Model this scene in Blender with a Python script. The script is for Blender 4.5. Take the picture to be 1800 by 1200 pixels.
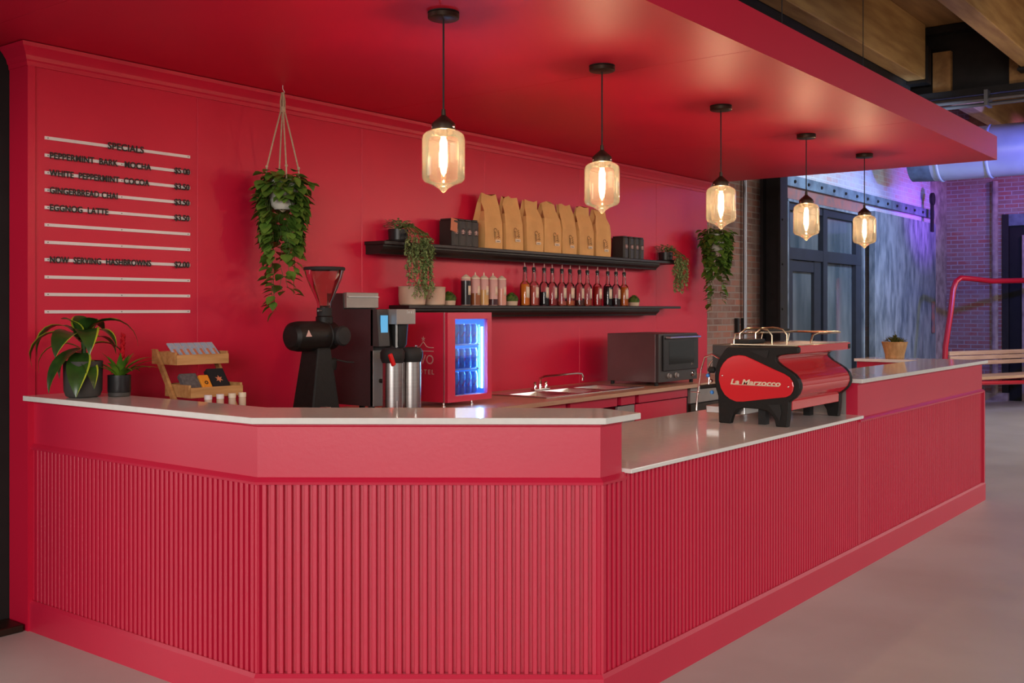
import bpy, bmesh, math, random
from mathutils import Vector, Matrix, Euler
for o in list(bpy.data.objects): bpy.data.objects.remove(o)
S = bpy.context.scene; COL = S.collection
PI = math.pi; R = math.radians
random.seed(7)

# ---------------------------------------------------------------- camera, light, exposure
# world: x runs along the red wall, +y goes into the wall (wall face at y=0), customers stand at -y
CAM = Vector((-2.513, -4.791, 1.5)); YAW = math.atan2(.611, .7916); F = 1852.0
cd = bpy.data.cameras.new('camera'); cam = bpy.data.objects.new('camera', cd); COL.objects.link(cam)
cd.sensor_fit = 'HORIZONTAL'; cd.sensor_width = 36; cd.lens = 36 * F / 1800; cd.shift_y = -57 / 1800
cd.clip_start = .05; cd.clip_end = 200
cam.location = CAM; cam.rotation_euler = (PI / 2, 0, YAW - PI / 2); S.camera = cam
S.view_settings.view_transform = 'Standard'; S.view_settings.look = 'None'
S.view_settings.exposure = 0.0; S.view_settings.gamma = 1; S.view_settings.use_curve_mapping = False

W = bpy.data.worlds.new('world'); S.world = W; W.use_nodes = True
W.node_tree.nodes['Background'].inputs[0].default_value = (1, .95, .9, 1)
W.node_tree.nodes['Background'].inputs[1].default_value = .30

def area(name, loc, target, sx, sy, power, col, spread=180):
    l = bpy.data.lights.new(name, 'AREA'); l.shape = 'RECTANGLE'; l.size = sx; l.size_y = sy
    l.energy = power; l.color = col; l.spread = R(spread)
    o = bpy.data.objects.new(name, l); COL.objects.link(o); o.location = loc
    o.rotation_euler = (Vector(target) - Vector(loc)).to_track_quat('-Z', 'Y').to_euler(); return o
def spot(name, loc, target, power, col, size=60, blend=.8, rad=.1):
    l = bpy.data.lights.new(name, 'SPOT'); l.energy = power; l.color = col
    l.spot_size = R(size); l.spot_blend = blend; l.shadow_soft_size = rad
    o = bpy.data.objects.new(name, l); COL.objects.link(o); o.location = loc
    o.rotation_euler = (Vector(target) - Vector(loc)).to_track_quat('-Z', 'Y').to_euler(); return o
# daylight through the tall windows at the left / rear of the hall, plus an added far-left fill
area('daylight_left', (-8.6, -7.4, 3.0), (0, -1.9, .9), 6.5, 2.4, 185, (1, .95, .90), 95)
area('fill_far_left', (-6.0, 4.6, 2.2), (0, -1.2, .6), 5.0, 2.4, 85, (1, .95, .90), 120)  # added fill lamp that brightens the left counter segment
area('daylight_rear', (3.6, -9.4, 3.4), (4.2, -3.4, .0), 9.0, 2.0, 42, (1, .94, .88), 70)
area('daylight_right', (13.5, -8.0, 3.4), (11.0, -3.0, .0), 6.0, 2.4, 150, (1, .93, .85), 90)
# coloured stage uplights on the brick
spot('stage_light_blue', (9.9, -2.0, 3.5), (10.6, .25, 3.0), 400, (.50, .70, 1), 100, .9)
spot('stage_light_cyan', (11.6, -2.2, 3.4), (12.3, .25, 1.7), 300, (.48, .74, 1), 80, 1)
spot('stage_light_violet', (14.2, -1.2, 2.6), (14.4, .25, 3.2), 240, (.35, .10, 1), 95, .9)
spot('stage_light_magenta', (13.6, -3.4, 3.9), (16.1, -1.2, 3.9), 300, (.62, .22, 1), 62, 1)
spot('stage_light_duct', (10.9, -3.6, 3.1), (12.5, -2.0, 3.5), 900, (.12, .15, 1), 110, 1)
# warm hall lights that wash the timber ceiling
spot('timber_wash', (7.5, -4.5, 2.3), (10.5, -1.6, 4.8), 90, (1, .80, .58), 80, 1, .3)

# ---------------------------------------------------------------- projection helpers
def ray(px):
    r = (px - 900) / F
    return .7916 + .611 * r, .611 - .7916 * r
def atY(px, y):                        # world x and camera depth of the ray through px on the plane y
    a, b = ray(px); t = (y - CAM.y) / b
    return a * t + CAM.x, t
def atX(px, x):
    a, b = ray(px); t = (x - CAM.x) / a
    return b * t + CAM.y, t
def Z(py, t): return 1.5 + (543 - py) * t / F

# ---------------------------------------------------------------- materials
def lin(c):
    return tuple(((v / 255) / 12.92 if v / 255 <= .04045 else ((v / 255 + .055) / 1.055) ** 2.4) for v in c)
def mat(name, col, rough=.5, metal=0, spec=.5, noise=0, nscale=8, bump=0, bscale=40, emit=None, estr=0,
        stretch=None, coat=0, croug=.1, trans=0, ior=1.45, sheen=0, col2=None, rnoise=0):
    m = bpy.data.materials.new(name); m.use_nodes = True; nt = m.node_tree; p = nt.nodes['Principled BSDF']
    p.inputs['Base Color'].default_value = (*col, 1); p.inputs['Roughness'].default_value = rough
    p.inputs['Metallic'].default_value = metal; p.inputs['Specular IOR Level'].default_value = spec
    p.inputs['Coat Weight'].default_value = coat; p.inputs['Coat Roughness'].default_value = croug
    p.inputs['Transmission Weight'].default_value = trans; p.inputs['IOR'].default_value = ior
    p.inputs['Sheen Weight'].default_value = sheen
    if emit: p.inputs['Emission Color'].default_value = (*emit, 1); p.inputs['Emission Strength'].default_value = estr
    tc = nt.nodes.new('ShaderNodeTexCoord'); src = tc.outputs['Object']
    if stretch:
        mp = nt.nodes.new('ShaderNodeMapping'); mp.inputs['Scale'].default_value = stretch
        nt.links.new(src, mp.inputs[0]); src = mp.outputs[0]
    n = nt.nodes.new('ShaderNodeTexNoise'); n.inputs['Scale'].default_value = nscale; n.inputs['Detail'].default_value = 5
    nt.links.new(src, n.inputs['Vector'])
    rp = nt.nodes.new('ShaderNodeValToRGB')
    c2 = col2 if col2 else tuple(v * (1 - noise) for v in col)
    rp.color_ramp.elements[0].position = .35; rp.color_ramp.elements[1].position = .65
    rp.color_ramp.elements[0].color = (*c2, 1); rp.color_ramp.elements[1].color = (*col, 1)
    nt.links.new(n.outputs['Fac'], rp.inputs[0]); nt.links.new(rp.outputs[0], p.inputs['Base Color'])
    if rnoise:
        mr = nt.nodes.new('ShaderNodeMapRange'); mr.inputs['To Min'].default_value = rough - rnoise
        mr.inputs['To Max'].default_value = rough + rnoise
        nt.links.new(n.outputs['Fac'], mr.inputs['Value']); nt.links.new(mr.outputs[0], p.inputs['Roughness'])
    if bump:
        n2 = nt.nodes.new('ShaderNodeTexNoise'); n2.inputs['Scale'].default_value = bscale; n2.inputs['Detail'].default_value = 3
        nt.links.new(src, n2.inputs['Vector'])
        b = nt.nodes.new('ShaderNodeBump'); b.inputs['Strength'].default_value = bump; b.inputs['Distance'].default_value = .01
        nt.links.new(n2.outputs['Fac'], b.inputs['Height']); nt.links.new(b.outputs[0], p.inputs['Normal'])
    return m
def wood(name, c1, c2, stretch=(1, 12, 12), scale=3, rough=.55, spec=.4):
    m = mat(name, c1, rough=rough, spec=spec, nscale=scale, col2=c2, stretch=stretch, bump=.1, bscale=scale * 3); return m
def brick(name, axis, c1, c2, mortar, bw=.21, bh=.070, dirty=.5, wash=(.5, .5, .5)):
    m = bpy.data.materials.new(name); m.use_nodes = True; nt = m.node_tree; p = nt.nodes['Principled BSDF']
    p.inputs['Roughness'].default_value = .85; p.inputs['Specular IOR Level'].default_value = .2
    tc = nt.nodes.new('ShaderNodeTexCoord'); sp = nt.nodes.new('ShaderNodeSeparateXYZ'); cb = nt.nodes.new('ShaderNodeCombineXYZ')
    nt.links.new(tc.outputs['Object'], sp.inputs[0])
    nt.links.new(sp.outputs[axis], cb.inputs[0]); nt.links.new(sp.outputs[2], cb.inputs[1])
    b = nt.nodes.new('ShaderNodeTexBrick'); b.inputs['Scale'].default_value = 1
    b.inputs['Brick Width'].default_value = bw; b.inputs['Row Height'].default_value = bh
    b.inputs['Mortar Size'].default_value = .008; b.inputs['Bias'].default_value = -.1
    b.inputs['Color1'].default_value = (*c1, 1); b.inputs['Color2'].default_value = (*c2, 1); b.inputs['Mortar'].default_value = (*mortar, 1)
    nt.links.new(cb.outputs[0], b.inputs['Vector'])
    n = nt.nodes.new('ShaderNodeTexNoise'); n.inputs['Scale'].default_value = 2.6; n.inputs['Detail'].default_value = 8; n.inputs['Roughness'].default_value = .7
    nt.links.new(tc.outputs['Object'], n.inputs['Vector'])
    rp = nt.nodes.new('ShaderNodeValToRGB'); rp.color_ramp.elements[0].position = .42; rp.color_ramp.elements[1].position = .62
    rp.color_ramp.elements[0].color = (0, 0, 0, 1); rp.color_ramp.elements[1].color = (dirty,) * 3 + (1,)
    nt.links.new(n.outputs['Fac'], rp.inputs[0])
    mx = nt.nodes.new('ShaderNodeMix'); mx.data_type = 'RGBA'
    nt.links.new(rp.outputs[0], mx.inputs[0]); nt.links.new(b.outputs['Color'], mx.inputs[6]); mx.inputs[7].default_value = (*wash, 1)
    nt.links.new(mx.outputs[2], p.inputs['Base Color'])
    bp = nt.nodes.new('ShaderNodeBump'); bp.invert = True; bp.inputs['Strength'].default_value = .8; bp.inputs['Distance'].default_value = .01
    nt.links.new(b.outputs['Fac'], bp.inputs['Height']); nt.links.new(bp.outputs[0], p.inputs['Normal'])
    return m
def thin_glass(name, tint, body=0.0, bodycol=(1, 1, 1), gloss=1.0, rough=.02):
    m = bpy.data.materials.new(name); m.use_nodes = True; nt = m.node_tree; nt.nodes.clear()
    out = nt.nodes.new('ShaderNodeOutputMaterial'); tr = nt.nodes.new('ShaderNodeBsdfTransparent'); tr.inputs[0].default_value = (*tint, 1)
    gl = nt.nodes.new('ShaderNodeBsdfGlossy'); gl.inputs['Roughness'].default_value = rough
    fr = nt.nodes.new('ShaderNodeFresnel'); fr.inputs[0].default_value = 1.45
    mu = nt.nodes.new('ShaderNodeMath'); mu.operation = 'MULTIPLY'; mu.inputs[1].default_value = gloss
    mx = nt.nodes.new('ShaderNodeMixShader'); nt.links.new(fr.outputs[0], mu.inputs[0]); nt.links.new(mu.outputs[0], mx.inputs[0])
    a = tr.outputs[0]
    if body:
        tl = nt.nodes.new('ShaderNodeBsdfTranslucent'); tl.inputs[0].default_value = (*bodycol, 1)
        m2 = nt.nodes.new('ShaderNodeMixShader'); m2.inputs[0].default_value = body
        nt.links.new(tr.outputs[0], m2.inputs[1]); nt.links.new(tl.outputs[0], m2.inputs[2]); a = m2.outputs[0]
    nt.links.new(a, mx.inputs[1]); nt.links.new(gl.outputs[0], mx.inputs[2]); nt.links.new(mx.outputs[0], out.inputs[0]); return m

RED = (.60, .012, .052)
M = {}
M['red'] = mat('red_paint', RED, rough=.36, spec=.9, noise=.04, nscale=3, bump=.03, bscale=60)
M['redwall'] = mat('red_wall_paint', (.62, .008, .044), rough=.42, spec=.5, noise=.06, nscale=1.5, bump=0)
M['redceil'] = mat('red_soffit_paint', (.62, .006, .042), rough=.46, spec=.6, noise=.05, nscale=1.2)
M['quartz'] = mat('white_quartz', (.80, .78, .74), rough=.08, spec=.7, noise=.05, nscale=30)
M['butcher'] = wood('back_counter_wood', (.55, .36, .24), (.45, .27, .18), (1, 9, 9), 3, .3, .6)
M['black'] = mat('black_satin', (.012, .011, .011), rough=.4, noise=.2)
M['blackwood'] = mat('black_stained_wood', (.016, .011, .010), rough=.45, noise=.4, nscale=6, stretch=(1, 10, 10))
M['blackcast'] = mat('black_cast_metal', (.009, .008, .007), rough=.5, spec=.35, noise=.3, nscale=60, bump=.1, bscale=200)
M['rubber'] = mat('black_rubber', (.015, .015, .015), rough=.7, noise=.2)
M['bronze'] = mat('dark_bronze', (.055, .040, .028), rough=.4, metal=.7, noise=.2)
M['steel'] = mat('brushed_steel', (.62, .60, .58), rough=.28, metal=1, noise=.12, nscale=10, stretch=(1, 1, 20))
M['chrome'] = mat('chrome', (.85, .82, .78), rough=.08, metal=1)
M['greymetal'] = mat('grey_metal', (.36, .33, .31), rough=.45, metal=.5, noise=.08)
M['darkgrey'] = mat('dark_grey_plastic', (.045, .040, .040), rough=.45, noise=.1)
M['plumsteel'] = mat('dark_side_panel', (.10, .075, .08), rough=.35, metal=.7, noise=.15, nscale=4)
M['ovenside'] = mat('oven_side_steel', (.20, .155, .155), rough=.4, metal=.8, noise=.1, nscale=4)
M['ovenglass'] = mat('oven_glass', (.012, .012, .012), rough=.06, spec=.7)
M['concrete'] = mat('polished_concrete', (.62, .585, .55), rough=.42, spec=.4, col2=(.53, .495, .46), nscale=1.3, bump=.06, bscale=30, rnoise=.08)
M['brickL'] = brick('brick_brown', 0, (.40, .17, .12), (.17, .10, .085), (.34, .27, .23), dirty=.75, wash=(.34, .25, .21))
M['brickU'] = brick('brick_whitewashed', 0, (.42, .40, .42), (.50, .32, .30), (.52, .52, .54), dirty=.8, wash=(.50, .50, .52))
M['brickR'] = brick('brick_red_weathered', 1, (.36, .13, .11), (.26, .17, .15), (.40, .36, .34), dirty=.6, wash=(.36, .28, .26))
M['plaster'] = mat('worn_plaster', (.42, .33, .30), rough=.9, col2=(.22, .16, .15), nscale=6, bump=.5, bscale=30)
M['timber'] = wood('glulam_timber', (.58, .34, .13), (.40, .21, .075), (.6, 5, 5), 2.5, .6)
M['deck'] = wood('timber_deck', (.36, .19, .07), (.24, .12, .045), (.5, 5, 5), 2, .65)
M['darksteel'] = mat('dark_steel', (.018, .015, .016), rough=.55, metal=.3, noise=.3)
M['blackwall'] = mat('black_wall_paint', (.010, .010, .009), rough=.8, noise=.3)
M['doorframe'] = mat('blue_black_frame', (.016, .020, .032), rough=.45, noise=.2)
M['zinc'] = mat('weathered_zinc_sheet', (.27, .30, .33), rough=.5, metal=.35, col2=(.10, .125, .15), nscale=4.5, stretch=(2, 2, .7), bump=.3, bscale=8)
M['duct'] = mat('galvanised_duct', (.62, .66, .74), rough=.35, metal=.5, noise=.12, nscale=3)
M['pipe'] = mat('grey_conduit', (.20, .20, .22), rough=.4, metal=.8)
M['rust'] = mat('rusty_red_steel', (.30, .10, .08), rough=.7, col2=(.16, .10, .10), nscale=8)
M['bluegrey'] = mat('blue_grey_steel', (.14, .19, .24), rough=.6, col2=(.07, .09, .12), nscale=6)
M['bench'] = wood('bench_slat_wood', (.62, .38, .20), (.50, .29, .14), (1, 10, 10), 3)
M['tubered'] = mat('red_powder_coat', (.50, .006, .018), rough=.3, spec=.6)
M['glassdark'] = mat('dark_window_glass', (.15, .16, .17), rough=.05, spec=.8, col2=(.05, .065, .075), nscale=1.4, stretch=(2, 2, .5))
M['amber'] = thin_glass('amber_glass', (.80, .66, .48), .032, (1, .74, .46), 1.1)
M['clear'] = thin_glass('clear_glass', (.93, .90, .88), .05, (1, .9, .85), 1.0)
M['pane'] = thin_glass('fridge_glass', (.95, .97, 1), 0, gloss=.6)
M['hopper'] = thin_glass('smoky_hopper_plastic', (.86, .74, .70), .16, (.9, .62, .5), 1.2)
M['filament'] = mat('glowing_filament', (1, .8, .5), emit=(1, .66, .28), estr=15)
M['cream'] = mat('cream_plastic', (.72, .62, .46), rough=.5)
M['white'] = mat('white_acrylic', (.74, .70, .68), rough=.4)
M['letter'] = mat('black_letters', (.010, .010, .010), rough=.5)
M['logo'] = mat('pale_pink_print', (.62, .40, .36), rough=.5)
M['kraft'] = mat('kraft_paper', (.74, .43, .155), rough=.75, col2=(.64, .36, .125), nscale=7, bump=.25, bscale=14)
M['ink'] = mat('brown_ink', (.09, .04, .02), rough=.7)
M['paperw'] = mat('cream_paper', (.72, .60, .44), rough=.6)
M['tin'] = mat('black_tin', (.030, .026, .022), rough=.5, noise=.2)
M['orange_card'] = mat('orange_card', (.56, .20, .10), rough=.6)
M['ceramic'] = mat('beige_ceramic', (.60, .45, .32), rough=.55, col2=(.50, .36, .26), nscale=5)
M['potgrey'] = mat('charcoal_pot', (.050, .044, .040), rough=.6, noise=.2)
M['potblack'] = mat('black_pot', (.012, .012, .013), rough=.35)
M['potwhite'] = mat('white_hanging_pot', (.62, .62, .55), rough=.5)
M['basket'] = mat('woven_basket', (.55, .33, .15), rough=.8, col2=(.40, .22, .09), nscale=40, stretch=(1, 1, .3), bump=.5, bscale=120)
M['soil'] = mat('dark_soil', (.03, .02, .013), rough=.9)
M['rope'] = mat('cotton_rope', (.52, .42, .28), rough=.8, noise=.2, nscale=80)
M['leafd'] = mat('deep_green_leaf', (.035, .090, .014), rough=.30, spec=.6, col2=(.018, .048, .010), nscale=14)
M['leafp'] = mat('pothos_leaf', (.13, .235, .035), rough=.4, col2=(.06, .14, .018), nscale=16)
M['leafy'] = mat('yellow_green_margin', (.40, .45, .03), rough=.4)
M['leafs'] = mat('grey_green_leaf', (.32, .40, .17), rough=.55, col2=(.20, .30, .10), nscale=30)
M['leafm'] = mat('moss_green', (.08, .14, .015), rough=.8, col2=(.03, .06, .008), nscale=40)
M['leafb'] = mat('bright_green_leaf', (.16, .30, .02), rough=.45, col2=(.05, .13, .012), nscale=8)
M['leafo'] = mat('olive_succulent', (.16, .16, .03), rough=.6, col2=(.09, .09, .02), nscale=30)
M['stem'] = mat('green_stem', (.07, .11, .02), rough=.6)
M['flower'] = mat('red_bract', (.60, .010, .02), rough=.45)
M['rackwood'] = wood('pine_rack', (.56, .31, .12), (.40, .19, .06), (1, 8, 8), 4, .5)
M['machred'] = mat('machine_red', (.62, .020, .028), rough=.16, spec=.6, coat=.6, croug=.05)
M['brass'] = mat('warm_steel_tray', (.62, .50, .36), rough=.25, metal=1)
M['can'] = mat('blue_can', (.03, .16, .70), rough=.3, metal=.3, col2=(.10, .38, .80), nscale=45)
M['cansilver'] = mat('silver_can', (.55, .62, .75), rough=.3, metal=.7)
M['canred'] = mat('red_can_mark', (.5, .03, .10), rough=.4)
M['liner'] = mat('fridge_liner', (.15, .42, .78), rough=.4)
M['led'] = mat('led_strip', (.8, .95, 1), emit=(.38, .76, 1), estr=9)
M['screen'] = mat('blue_touchscreen', (.05, .2, .35), emit=(.10, .36, .62), estr=.9)
M['redlever'] = mat('red_lever', (.65, .01, .01), rough=.35)
M['sock_grey'] = mat('grey_knit', (.13, .12, .12), rough=.9, noise=.4, nscale=60)
M['sock_orange'] = mat('orange_packet', (.72, .27, .02), rough=.6)
M['cloth_black'] = mat('black_cloth', (.010, .010, .012), rough=.9)
M['packet'] = mat('blue_packet', (.22, .45, .66), rough=.5, col2=(.55, .45, .42), nscale=40)
def liquid(name, c): return mat(name, c, rough=.15, spec=.5, noise=.1)

# ---------------------------------------------------------------- mesh helpers
class MB:
    def __init__(s): s.v = []; s.f = []; s.mi = []; s.m = 0
    def add(s, vs, fs):
        b = len(s.v); s.v += [tuple(v) for v in vs]; s.f += [tuple(b + i for i in f) for f in fs]; s.mi += [s.m] * len(fs); return s
    def box(s, a, b):
        x0, y0, z0 = a; x1, y1, z1 = b
        if x0 > x1: x0, x1 = x1, x0
        if y0 > y1: y0, y1 = y1, y0
        if z0 > z1: z0, z1 = z1, z0
        return s.add([(x0, y0, z0), (x1, y0, z0), (x1, y1, z0), (x0, y1, z0), (x0, y0, z1), (x1, y0, z1), (x1, y1, z1), (x0, y1, z1)],
                     [(0, 3, 2, 1), (4, 5, 6, 7), (0, 1, 5, 4), (1, 2, 6, 5), (2, 3, 7, 6), (3, 0, 4, 7)])
    def prism(s, pts, z0, z1):           # polygon in xy
        n = len(pts); vs = [(x, y, z0) for x, y in pts] + [(x, y, z1) for x, y in pts]
        return s.add(vs, [tuple(range(n))[::-1], tuple(range(n, 2 * n))] + [(i, (i + 1) % n, n + (i + 1) % n, n + i) for i in range(n)])
    def prismx(s, pts, x0, x1):          # polygon in yz, extruded along x
        n = len(pts); vs = [(x0, y, z) for y, z in pts] + [(x1, y, z) for y, z in pts]
        return s.add(vs, [tuple(range(n)), tuple(range(n, 2 * n))[::-1]] + [(i, n + i, n + (i + 1) % n, (i + 1) % n) for i in range(n)])
    def lathe(s, prof, c=(0, 0, 0), n=24, axis='z', closed=True):
        vs = []; fs = []; k = len(prof)
        for r, z in prof:
            for i in range(n):
                a = 2 * PI * i / n; p = (r * math.cos(a), r * math.sin(a), z)
                if axis == 'x': p = (p[2], p[0], p[1])
                elif axis == 'y': p = (p[0], p[2], p[1])
                vs.append((p[0] + c[0], p[1] + c[1], p[2] + c[2]))
        for j in range(k - 1):
            for i in range(n):
                fs.append((j * n + i, j * n + (i + 1) % n, (j + 1) * n + (i + 1) % n, (j + 1) * n + i))
        if closed:
            if prof[0][0] > 1e-5: fs.append(tuple(range(n))[::-1])
            if prof[-1][0] > 1e-5: fs.append(tuple(range((k - 1) * n, k * n)))
        return s.add(vs, fs)
    def cyl(s, c, r, h, n=20, axis='z', r2=None):
        return s.lathe([(r, 0), (r if r2 is None else r2, h)], c, n, axis)
    def tube(s, pts, r, n=8, rs=None):
        pts = [Vector(p) for p in pts]; vs = []; fs = []; k = len(pts); prev = None
        for i, p in enumerate(pts):
            d = (pts[min(i + 1, k - 1)] - pts[max(i - 1, 0)]).normalized()
            if prev is None:
                up = Vector((0, 0, 1)) if abs(d.z) < .9 else Vector((1, 0, 0)); a = d.cross(up).normalized()
            else: a = (prev - d * prev.dot(d)).normalized()
            prev = a; b = d.cross(a); rr = rs[i] if rs else r
            for j in range(n):
                t = 2 * PI * j / n; vs.append(p + a * math.cos(t) * rr + b * math.sin(t) * rr)
        for i in range(k - 1):
            for j in range(n): fs.append((i * n + j, i * n + (j + 1) % n, (i + 1) * n + (j + 1) % n, (i + 1) * n + j))
        fs.append(tuple(range(n))[::-1]); fs.append(tuple(range((k - 1) * n, k * n)))
        return s.add(vs, fs)
    def sphere(s, c, r, n=16, sz=1):
        prof = [(r * math.sin(PI * i / (n // 2)) + 1e-4 * 0, -r * sz * math.cos(PI * i / (n // 2))) for i in range(n // 2 + 1)]
        prof = [(max(a, 1e-4), b) for a, b in prof]; return s.lathe(prof, c, n)
    def sweep(s, path, prof):            # closed (d,z) profile swept along an xy path; d is the inward offset
        rings = [offset(path, d) for d, z in prof]; n = len(prof); k = len(path); vs = []; fs = []
        for i in range(k):
            for j in range(n): vs.append((rings[j][i][0], rings[j][i][1], prof[j][1]))
        for i in range(k - 1):
            for j in range(n): fs.append((i * n + j, i * n + (j + 1) % n, (i + 1) * n + (j + 1) % n, (i + 1) * n + j))
        fs.append(tuple(range(n))); fs.append(tuple(range((k - 1) * n, k * n))[::-1])
        return s.add(vs, fs)
    def xf(s, mtx, start=0):
        for i in range(start, len(s.v)): s.v[i] = tuple(mtx @ Vector(s.v[i]))
        return s
    def obj(s, name, mats, parent=None, smooth=True, bevel=0, loc=None, ang=35, solid=0):
        me = bpy.data.meshes.new(name); me.from_pydata(s.v, [], s.f)
        mats = mats if isinstance(mats, (list, tuple)) else [mats]
        for m in mats: me.materials.append(M[m] if isinstance(m, str) else m)
        me.polygons.foreach_set('material_index', s.mi)
        bm = bmesh.new(); bm.from_mesh(me); bmesh.ops.recalc_face_normals(bm, faces=bm.faces); bm.to_mesh(me); bm.free()
        if smooth:
            me.polygons.foreach_set('use_smooth', [True] * len(me.polygons)); me.set_sharp_from_angle(angle=R(ang))
        o = bpy.data.objects.new(name, me); COL.objects.link(o)
        if parent: o.parent = parent
        if loc: o.location = loc
        if solid: md = o.modifiers.new('solid', 'SOLIDIFY'); md.thickness = solid
        if bevel: md = o.modifiers.new('bevel', 'BEVEL'); md.width = bevel; md.segments = 2; md.limit_method = 'ANGLE'; md.angle_limit = R(40)
        return o
def offset(path, d):
    res = []; n = len(path)
    for i in range(n):
        ns = []
        for a, b in ((i - 1, i), (i, i + 1)):
            if a < 0 or b >= n: continue
            dx, dy = path[b][0] - path[a][0], path[b][1] - path[a][1]; l = math.hypot(dx, dy); ns.append((-dy / l, dx / l))
        if len(ns) == 1: nx, ny = ns[0]; k = 1
        else:
            nx, ny = ns[0][0] + ns[1][0], ns[0][1] + ns[1][1]; l = math.hypot(nx, ny); nx /= l; ny /= l
            k = 1 / (nx * ns[0][0] + ny * ns[0][1])
        res.append((path[i][0] + nx * d * k, path[i][1] + ny * d * k))
    return res
def tag(o, label=None, cat=None, group=None, kind=None):
    if label: o['label'] = label
    if cat: o['category'] = cat
    if group: o['group'] = group
    if kind: o['kind'] = kind
    return o
def root(name, label, cat, loc=(0, 0, 0), rz=0, group=None):
    o = bpy.data.objects.new(name, None); o.empty_display_size = .05; COL.objects.link(o); o.location = loc; o.rotation_euler = (0, 0, rz)
    return tag(o, label, cat, group)
def dup(o, loc=None, label=None, rz=None, parent=None, scale=None):
    c = o.copy(); COL.objects.link(c)
    if parent: c.parent = parent
    if loc is not None: c.location = loc
    if rz is not None: c.rotation_euler = (0, 0, rz)
    if scale is not None: c.scale = scale
    if label: c['label'] = label
    for ch in [q for q in bpy.data.objects if q.parent == o]: dup(ch, parent=c)
    return c
def struct(o): o['kind'] = 'structure'; return o
def text(s, name, size, matname, parent, loc, rot, align='LEFT', extr=.001, shear=0, spacing=1.0, bold=0):
    cu = bpy.data.curves.new(name, 'FONT'); cu.body = s; cu.size = size; cu.align_x = align; cu.align_y = 'CENTER'
    cu.extrude = extr; cu.shear = shear; cu.space_character = spacing; cu.offset = bold; cu.resolution_u = 3
    t = bpy.data.objects.new(name, cu); COL.objects.link(t); bpy.context.view_layer.update()
    me = bpy.data.meshes.new_from_object(t.evaluated_get(bpy.context.evaluated_depsgraph_get()))
    bpy.data.objects.remove(t); me.materials.clear(); me.materials.append(M[matname])
    o = bpy.data.objects.new(name, me); COL.objects.link(o); o.parent = parent; o.location = loc; o.rotation_euler = rot; return o
FRONT = (PI / 2, 0, 0)            # text facing -y
SIDE = (PI / 2, 0, -PI / 2)       # text facing -x
#@@BUILD

# ================================================================ SETTING
struct(MB().box((-14, -14, -.1), (26, 1.2, 0)).obj('floor', 'concrete', smooth=False))
struct(MB().box((-14, -14, 4.85), (26, 1.2, 5.0)).obj('ceiling', 'deck', smooth=False))
WT = 2.74                                            # soffit height
# red feature wall, vertical V joints between its panels
m = MB(); js = [.93, 2.15, 3.37, 4.59, 5.83]; pts = [(0, .16), (0, 0)]
for x in js: pts += [(x - .003, 0), (x, .004), (x + .003, 0)]
pts += [(6.82, 0), (6.82, .16)]; m.prism(pts, 0, WT)
struct(m.obj('wall_red', 'redwall', smooth=False))
struct(MB().prism([(-.008, .16), (-.008, -.010), (.028, -.010), (.028, .001), (.0, .001), (.0, .16)], 0, WT - .08).obj('trim_corner', 'redwall', smooth=False))
prof = [(.0, WT - .105), (-.012, WT - .105), (-.014, WT - .085), (-.020, WT - .078), (-.024, WT - .06), (-.040, WT - .035),
        (-.052, WT - .022), (-.055, WT - .004), (.0, WT - .004)]
struct(MB().sweep([(0, .16), (0, 0), (6.82, 0)], prof).obj('trim_crown', 'redwall', ang=20))
# black wall left of the red wall and the brick shell
struct(MB().box((-.75, .165, 0), (-.002, .50, 4.84)).obj('wall_black', 'blackwall', smooth=False))
BW = .30
# brick wall behind the bar: brown part, painted part above the doors
o = MB().box((6.2, BW + .01, 0), (8.95, BW + .35, 4.85)).obj('wall_back', 'brickL', smooth=False); struct(o)
x_d0 = atY(1380, BW)[0]; x_d1 = atY(1512, BW)[0]; x_s1 = atY(1632, BW)[0]
m = MB(); m.box((8.95, BW, 2.78), (x_s1 + .1, BW + .35, 4.85)); m.box((x_d1 + .06, BW + .02, 0), (x_s1 + .1, BW + .35, 2.78)); m.box((8.95, BW, 0), (x_d0 - .02, BW + .35, 2.78))
struct(m.obj('wall_back_painted', 'brickU', smooth=False))
m = MB(); m.box((x_s1 + .1, BW - .02, 0), (16.3, BW + .35, 4.85))
struct(m.obj('wall_back_pier', 'plaster', smooth=False))
XR = 16.1
y_o = atX(1762, XR)[0]
m = MB(); m.box((XR, y_o, 0), (XR + .35, BW, 4.85)); m.box((XR, -14, 3.05), (XR + .35, y_o, 4.85))
struct(m.obj('wall_right', 'brickR', smooth=False))
struct(MB().box((XR - .10, BW - 1.0, 0), (XR + .001, BW - .001, .13)).obj('baseboard_right', 'plaster', smooth=False))
# dark steel doorway in the right wall
d = struct(root('door_2', None, None, (XR, y_o, 0)))
MB().box((.05, -4, 0), (.12, 0, 3.05)).obj('door_panel', 'blackwall', d, smooth=False)
MB().box((-.03, -.10, 0), (.05, 0, 3.05)).obj('door_frame', 'darksteel', d, smooth=False)
MB().box((-.02, -4, 2.86), (.05, -.1, 3.05)).obj('door_head', 'bluegrey', d, smooth=False)
MB().box((-.02, -.36, 0), (.05, -.30, 2.7)).obj('door_mullion', 'plaster', d, smooth=False)
m = MB()
for z in (.35, 1.05, 1.75): m.cyl((.04, -.42, z), .018, .02, 10, 'x')
m.obj('door_bolt', 'chrome', d)
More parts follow.
